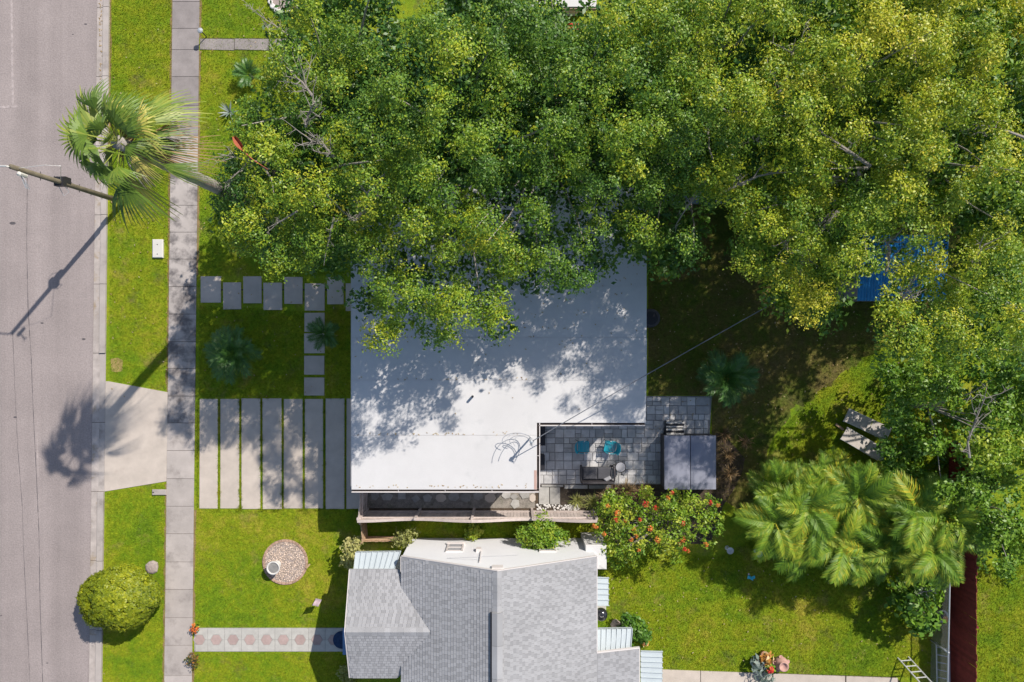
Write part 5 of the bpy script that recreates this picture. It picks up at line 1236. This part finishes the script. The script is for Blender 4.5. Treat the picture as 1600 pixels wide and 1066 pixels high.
tree('oak_tree', 'golden oak at the right edge of the photo beyond the blue shed', 'tree', [(1660, 60, 90, 8.5), (1690, 170, 85, 8.5), (1765, 115, 85, 8.5), (1850, 150, 85, 8.5), (1710, -50, 95, 8.5), (1640, 230, 50, 8.3), (1930, 130, 80, 8.5)], M['oak'], .525, group=OAK)
tree('leafy_tree', 'fresh green bushy tree beside the two sun loungers', 'tree', [(1450, 620, 72, 3.3), (1530, 640, 74, 3.8), (1424, 605, 38, 2.8), (1430, 695, 46, 2.8), (1515, 715, 70, 3.3), (1590, 610, 52, 3.8), (1480, 572, 44, 3.3), (1414, 664, 18, 2.4), (1440, 735, 30, 2.6), (1550, 560, 40, 3.6)], M['lush'], .60, dmin=21, rad=.5, L=.13, group=None, trunk_r=.12)
tree('leafy_tree', 'bright green tree over the top end of the red fence', 'tree', [(1562, 800, 62, 3.4), (1590, 855, 40, 2.9), (1508, 800, 34, 2.9), (1590, 740, 46, 3.7), (1535, 850, 32, 2.7), (1500, 835, 22, 2.7)], M['lush'], .66, dmin=20, rad=.45, L=.13, trunk_r=.1)

# ---- fallen leaves on the roof and the lawns
def litter(name, n, fn, z, parent=None):
    m = MB(); tv = []
    for _ in range(n):
        x, y = fn(); p = G(x, y, z); a = random.uniform(0, 6.28); u = V(math.cos(a), math.sin(a), random.uniform(-.3, .3)) * random.uniform(.025, .055); w = V(-math.sin(a), math.cos(a), .1) * random.uniform(.012, .028)
        m.add([p - u, p + w, p + u, p - w], [(0, 1, 2, 3)]); tv.append(random.random())
    me = m.mesh(name, M['dryleaf']); set_tint(me, [.3 + .7 * q for q in tv]); o = link(name, me); o['kind'] = 'stuff'
litter('roof_litter', 230, lambda: (random.uniform(553, 1004), min(655, 400 + abs(random.gauss(0, 85)))), RZ + .03)
litter('roof_litter', 120, lambda: (random.uniform(553, 834), random.choice((762, 527, 594, 680)) - abs(random.gauss(0, 2.5))), RZ + .02)
litter('lawn_litter', 500, lambda: (random.uniform(1015, 1480), random.uniform(420, 760)), .06)
litter('lawn_litter', 260, lambda: (random.uniform(172, 262) if random.random() < .3 else random.uniform(312, 545), random.uniform(20, 620)), .05)
litter('lawn_litter', 160, lambda: (random.uniform(950, 1470), random.uniform(870, 1040)), .06)
litter('gutter_litter', 260, lambda: (gut_r(0) + abs(random.gauss(0, 3.0)) - 8, random.choice((random.uniform(0, 300), random.uniform(790, 1060)))), .03)
# ---- bare grey branches that stand out of the crowns
def bare(label, pxs, z0, z1, r0=.05, twigs=5, spread=.5, rust=False):
    if z0 > 4: z0, z1 = (z0 + DZL - .4, z1 + DZL - .4) if pxs[0][0] < 1130 else ((z0 + DZR - .8, z1 + DZR - .8) if z0 > 6.5 else (z0, z1))
    pts = [G(x, y, z0 + (z1 - z0) * i / (len(pxs) - 1)) for i, (x, y) in enumerate(pxs)]
    m = MB(); n = len(pts); m.tube(pts, [r0 * (1 - .75 * i / (n - 1)) for i in range(n)], 6)
    for k in range(twigs):
        i = random.randrange(1, n); p = pts[i - 1].lerp(pts[i], random.random()); d = (pts[i] - pts[i - 1]).normalized()
        q = p + (d * .6 + V(random.uniform(-1, 1), random.uniform(-1, 1), random.uniform(0, .5)) * .8) * spread * random.uniform(.5, 1.1)
        mm = p.lerp(q, .5) + V(random.uniform(-.06, .06), random.uniform(-.06, .06), .02); m.tube([p, mm, q], [r0 * .35, r0 * .25, .006], 4, False)
        for j in range(3):
            q2 = mm.lerp(q, random.random()) ; m.tube([q2, q2 + V(random.uniform(-1, 1), random.uniform(-1, 1), random.uniform(0, .4)) * spread * .35], [.009, .004], 3, False)
    return solo(m, 'bare_branch', label, 'branch', M['palebark'], False, 'bare branches showing in the crowns', pts[0])
bare('bare grey fork of twigs at the upper left of the canopy below the top walkway', [(488, 150), (472, 128), (458, 118)], 7.4, 7.7, .045, 12, .8)
bare('bare pale twig thicket right of the orange dead frond', [(478, 198), (482, 178), (492, 158)], 7.4, 8.2, .05, 14, .7)
bare('bare twig thicket left of centre above the olive oak', [(522, 245), (505, 227), (482, 217)], 7.6, 8.3, .05, 14, .8)
bare('thin dry branch reaching left over the front lawn near the palm trunk', [(420, 255), (385, 250), (340, 240)], 6.2, 6.4, .04, 5, .5)
bare('thin dry branch bending down left of the olive oak', [(400, 235), (380, 262), (355, 285)], 6.3, 6.2, .04, 4, .4)
bare('pinkish dead twig fan over the grey roof box', [(555, 345), (575, 320), (575, 300), (590, 285)], 6.8, 7.6, .05, 14, .7)
bare('slim pale branch above the front path slabs', [(522, 340), (515, 370), (508, 400), (506, 415)], 7.2, 6.6, .035, 4, .4)
bare('pale branch lying across the olive oak crown', [(465, 330), (440, 345), (415, 358)], 7.0, 6.9, .035, 4, .4)
bare('short pale twig at the very top left of the canopy', [(450, 55), (430, 40), (410, 28)], 6.8, 7.2, .03, 9, .6)
bare('long pale limb slanting through the golden oak over the back yard', [(1310, 330), (1275, 370), (1255, 400), (1245, 425)], 8.4, 8.0, .07, 12, .9)
bare('pale limb running left inside the golden oak over the back yard', [(1290, 345), (1250, 365), (1210, 385)], 8.3, 7.9, .05, 10, .8)
bare('grey branch above the dark gap behind the house', [(1110, 270), (1085, 305), (1060, 345)], 7.3, 6.2, .05, 7, .6)
bare('thin forked branch in the shade right of the roof edge', [(1130, 300), (1185, 275), (1215, 270)], 8.0, 8.4, .05, 8, .7)
bare('pale dead fork in the largest golden oak', [(1430, 100), (1428, 75), (1425, 90), (1440, 60)], 10.0, 10.3, .05, 8, .7)
bare('white limb crossing the dark gap in the centre of the right canopy', [(1360, 260), (1320, 232), (1280, 205), (1262, 200)], 9.3, 9.6, .06, 8, .7)
bare('pale limb between the yellow-green lobes at the top centre', [(1215, 150), (1240, 95), (1235, 80)], 9.6, 9.8, .05, 9, .8)
bare('pale branch fork over the blue shed roof', [(1385, 425), (1390, 390), (1388, 380), (1400, 370)], 8.2, 8.4, .06, 8, .6)
bare('bleached branch right of the blue shed roof', [(1530, 425), (1525, 400), (1540, 380)], 8.9, 9.1, .06, 8, .6)
bare('white fork above the yellow clusters below the blue shed', [(1400, 480), (1410, 470), (1418, 450)], 8.2, 8.5, .05, 10, .6)
bare('bleached twig tangle in the fresh green tree', [(1515, 715), (1512, 690), (1525, 655), (1540, 620)], 5.8, 6.3, .05, 16, .8)
bare('thin pale limb near the right edge of the canopy', [(1600, 215), (1560, 200), (1530, 195)], 9.6, 9.9, .05, 6, .6)
# orange dead frond caught in the crown
c = G(380, 232, 8.9); m = MB(); N = 6
for i in range(N):
    f = lambda t, s: c + V(-.14 + .34 * t + s * .09 * math.sin(math.pi * min(1, t * .9 + .12)) * .8, .26 - .50 * t + s * .07 * math.sin(math.pi * min(1, t + .1)), .12 * (s * s) + .04 * math.sin(t * 6) + .3)
    for s in (-1, 0): m.quad(f(i / N, s), f((i + 1) / N, s), f((i + 1) / N, s + 1), f(i / N, s + 1))
m.tube([f(1, 0), f(1, 0) + V(.2, -.18, -.05), f(1, 0) + V(.55, -.4, -.3)], [.03, .02, .01], 5)
solo(m, 'dead_frond', 'rust-orange dead palm frond caught at the left edge of the oak crown', 'dead frond', M['rust'], base=c)

# ---- shrubs and small plants
c = G(193, 917, 0); rs = thing('round_shrub', 'compact round clipped yellow-green shrub between the kerb and the sidewalk', 'shrub', c)
cc = G(187, 934, 1.15) - c; n = 1500
d = R.normal(size=(n, 3)); d[:, 2] = np.abs(d[:, 2]) * 1.1 - .45; d = nrm(d)
lump = 1 + .035 * np.sin(d[:, 0] * 7 + 1) * np.cos(d[:, 1] * 6) + R.normal(0, .018, n)
sh_ = np.where(np.arange(n) % 4 == 0, .84, 1.0) * lump
for hk in range(12):
    hd = nrm(R.normal(size=3) * np.array([1, 1, .6]) + np.array([0, 0, .7])); sh_ = np.where((d @ hd) > 1 - random.uniform(.002, .008), .80, sh_)
Cn = np.array(tuple(cc)) + d * sh_[:, None] * np.array([1.52, 1.20, .95]) * (1 + .05 * np.sin(np.arctan2(d[:, 1], d[:, 0]) * 5 + 1)[:, None] * np.array([1, 1, 0]))
v, t = leaf_cloud(Cn, np.full(n, .085), 6, 9, .085, .5 + .12 * np.sin(d[:, 0] * 5) + R.normal(0, .10, n), 1.0, .035, .75, .35, .10, bias=d * 1.1)
link('foliage', np_mesh('foliage', v, len(t), 4, t, M['hedge']), rs)
m = MB()
for k in range(9):
    a = k * .7; m.tube([c + V(.03 * math.cos(a), .03 * math.sin(a), 0), c + cc + V(.5 * math.cos(a), .4 * math.sin(a), -.4), c + cc + V(1.1 * math.cos(a), .85 * math.sin(a), .1)], [.05, .03, .01], 5)
m.part('stem', M['bark'], rs)
shrub('leafy_bush', 'bright green rounded bush against the white end wall', 'bush', [(848, 839, 26, 1.7), (826, 838, 14, 1.6), (870, 839, 14, 1.6)], M['lush'], .74, 6.5, .085, 12, 9, .13, dome=.35, base=G(846, 822, 0), aspect=.6)
shrub('young_plant', 'small yellow-green plant at the foot of the white end wall', 'plant', [(739, 834, 9, .5), (742, 825, 5, .4)], M['lush'], .92, 6, .12, 8, 6, .12, base=G(740, 830, 0))
shrub('croton_bush', 'cream-yellow leaved bush at the corner of the ribbed awning', 'bush', [(548, 862, 14, 1.1), (552, 850, 8, 1.0), (545, 878, 8, .9)], M['pale_leaf'], .75, 7, .13, 8, 7, .18, base=G(553, 858, 0))
shrub('grassy_bush', 'sparse dark-stemmed plant beside the tan cross fence', 'plant', [(628, 845, 12, 1.1), (638, 838, 8, 1.0)], M['pale_leaf'], .35, 7, .10, 8, 5, .2, base=G(622, 838, 0))
shrub('pale_plant', 'pale green plant at the front wall of the shingled house', 'plant', [(541, 1050, 10, .6), (544, 1062, 8, .6)], M['pale_leaf'], .35, 7, .12, 7, 6, .15, base=G(546, 1050, 0))
shrub('dark_bush', 'dark grassy bush between the two right-hand awnings and the lawn', 'bush', [(992, 985, 14, .8), (985, 975, 10, .8), (1003, 995, 8, .6)], M['lush'], .35, 6, .14, 8, 8, .18, base=G(990, 988, 0))
c = G(1007, 1002, 0); t = pot('potted_plant', 'little pot with brown and white flowers at the foot of the dark bush', c, .11, .2); leaves_on(t, c, 40, .16, .26, .1, 'croton', .7)
c = G(309, 978, 0); t = pot('potted_plant', 'orange flowers in a dark pot where the hexagon path meets the sidewalk', c, .11, .2, 'black'); leaves_on(t, c, 70, .2, .28, .10, 'orange_flower', .35); leaves_on(t, c, 25, .2, .22, .12, 'lush', .3, 'foliage')
shrub('seedling', 'sparse dark little plant at the sidewalk below the hexagon path', 'plant', [(302, 1033, 9, .35), (307, 1028, 5, .35)], M['croton'], .12, 5, .09, 5, 4, .12, base=G(302, 1032, 0))
shrub('big_leaf_plant', 'tall plant with broad leaves beside the pale pot near the fence', 'plant', [(1436, 945, 28, 1.6), (1420, 945, 18, 1.3), (1450, 925, 16, 1.3), (1445, 972, 18, 1.2)], M['lush'], .55, 10, .24, 7, 4, .24, base=G(1425, 940, 0), aspect=.6, tuft=.1)
c = G(1424, 935, 0); bare('dry bleached branch across the broad-leaved plant by the fence', [(1428, 932), (1440, 925), (1462, 922)], 1.7, 1.9, .03, 8, .25)
# agave by the oak
c = G(360, 176, 0); ag = thing('agave', 'grey spiky agave at the left edge of the oak crown', 'agave', c)
for i in range(16):
    a = 2.4 * i; e = random.uniform(.2, 1.1); d = V(math.cos(a) * math.cos(e), math.sin(a) * math.cos(e), math.sin(e)); s = V(-math.sin(a), math.cos(a), 0) * .035
    h = V(0, 0, .05); me = strip_mesh('leaf', [[(h - s * .7, h + s * .7), (h + d * .25 - s, h + d * .25 + s), (h + d * .5 - s * .1, h + d * .5 + s * .1)]], [random.uniform(.3, .9)], M['silver_leaf']); link('leaf', me, ag)
# flowering shrub
fs, tops = shrub('flowering_shrub', 'sprawling shrub covered in red and orange blossoms beside the hot tub', 'shrub', [(985, 830, 44, 2.0), (1040, 820, 46, 2.1), (1085, 815, 40, 2.0), (1010, 800, 28, 1.9), (960, 805, 24, 1.8), (1110, 800, 18, 1.8), (1060, 790, 20, 1.8), (980, 862, 24, 1.5), (1045, 855, 22, 1.7), (945, 825, 14, 1.7)], M['lush'], .78, 13, .11, 11, 9, .30, dome=.5, base=G(1040, 812, 0))
fm = {}
for kind in ('red_flower', 'orange_flower'):
    for k in range(3):
        n = 34; d = nrm(R.normal(size=(n, 3)) + np.array([0, 0, .6])); Pp = d * .11 * (0.6 + .6 * R.random((n, 1))); Ls = .085 * (.7 + .6 * R.random(n))
        fm[(kind, k)] = np_mesh('blossom', leaf_quads(Pp, nrm(d + R.normal(0, .4, (n, 3))), Ls, Ls * .7), n, 4, .5 + R.normal(0, .25, n), M[kind])
for (px, py, kind, s) in [(a_, b_, k_, s_ * .8) for a_, b_, k_, s_ in ((1009, 788, 0, 1.4), (1024, 793, 0, 1.2), (1110, 786, 0, 1.0), (1122, 789, 1, 1.0), (963, 812, 0, 1.0), (965, 801, 1, 1.3), (950, 790, 1, 1.0), (928, 822, 1, .9), (932, 824, 1, .8), (944, 835, 1, .9), (977, 814, 1, .8), (1000, 812, 0, .9), (1016, 826, 1, 1.2), (1066, 818, 0, 1.2), (1027, 843, 1, 1.3), (986, 843, 1, 1.0), (994, 838, 1, .9), (1067, 843, 1, 1.2), (1070, 858, 0, 1.0), (1075, 861, 1, .9), (1103, 851, 1, 1.1), (998, 860, 1, .8), (1050, 770, 0, .9), (1044, 778, 1, 1.0), (990, 826, 1, .9), (1062, 850, 1, .8))]:
    z = 2.45 if s > 1 else 2.35
    link('blossom', fm[(('red_flower', 'orange_flower')[kind], random.randrange(3))], fs, G(px, py, z) - ORG[fs.name], (0, 0, random.uniform(0, 6)), (s, s, s))
# dry ornamental grasses and ground plants
def tussock(label, px, py, n, L, mat, tint, cat='dry grass'):
    c = G(px, py, 0); st = []; tn = []
    for i in range(n):
        a = random.uniform(0, 6.283); e = random.uniform(.2, 1.3); d = V(math.cos(a) * math.cos(e), math.sin(a) * math.cos(e), math.sin(e)); s = V(-math.sin(a), math.cos(a), 0) * .010; h = V(random.uniform(-.08, .08), random.uniform(-.08, .08), 0); l = L * random.uniform(.6, 1.2)
        st.append([(h - s, h + s), (h + d * l * .6 - s, h + d * l * .6 + s), (h + d * l + V(0, 0, -.2 * l) - s * .2, h + d * l + V(0, 0, -.2 * l) + s * .2)]); tn.append(tint + random.gauss(0, .2))
    o = link('grass_tussock', strip_mesh('grass_tussock', st, tn, M[mat]), None, c); setp(o, label, cat, 'dry tussocks in the planting bed')
tussock('dry pinkish tussock below the dark loveseat', 952, 778, 130, .75, 'dryleaf', .6)
tussock('dry tussock between the loveseat and the flowering shrub', 978, 768, 130, .7, 'dryleaf', .35)
tussock('dry tussock below the lower edge of the patio near the hot tub', 1005, 768, 110, .6, 'dryleaf', .3)
tussock('green and brown tussock below the slab by the fence', 925, 785, 110, .6, 'pale_leaf', .3)
tussock('tussock of pale grass right of the two garden slabs', 902, 782, 100, .5, 'pale_leaf', .45)
tussock('dry brown tussock right of the hot tub', 1138, 712, 70, .45, 'dryleaf', .2)
tussock('dry brown tussock above the palm clump', 1165, 690, 60, .45, 'dryleaf', .15)
tussock('brown tussock at the top right corner of the hot tub', 1132, 678, 60, .45, 'dryleaf', .1)
tussock('low dark tussock between the hot tub and the palms', 1140, 740, 60, .45, 'dryleaf', .3)
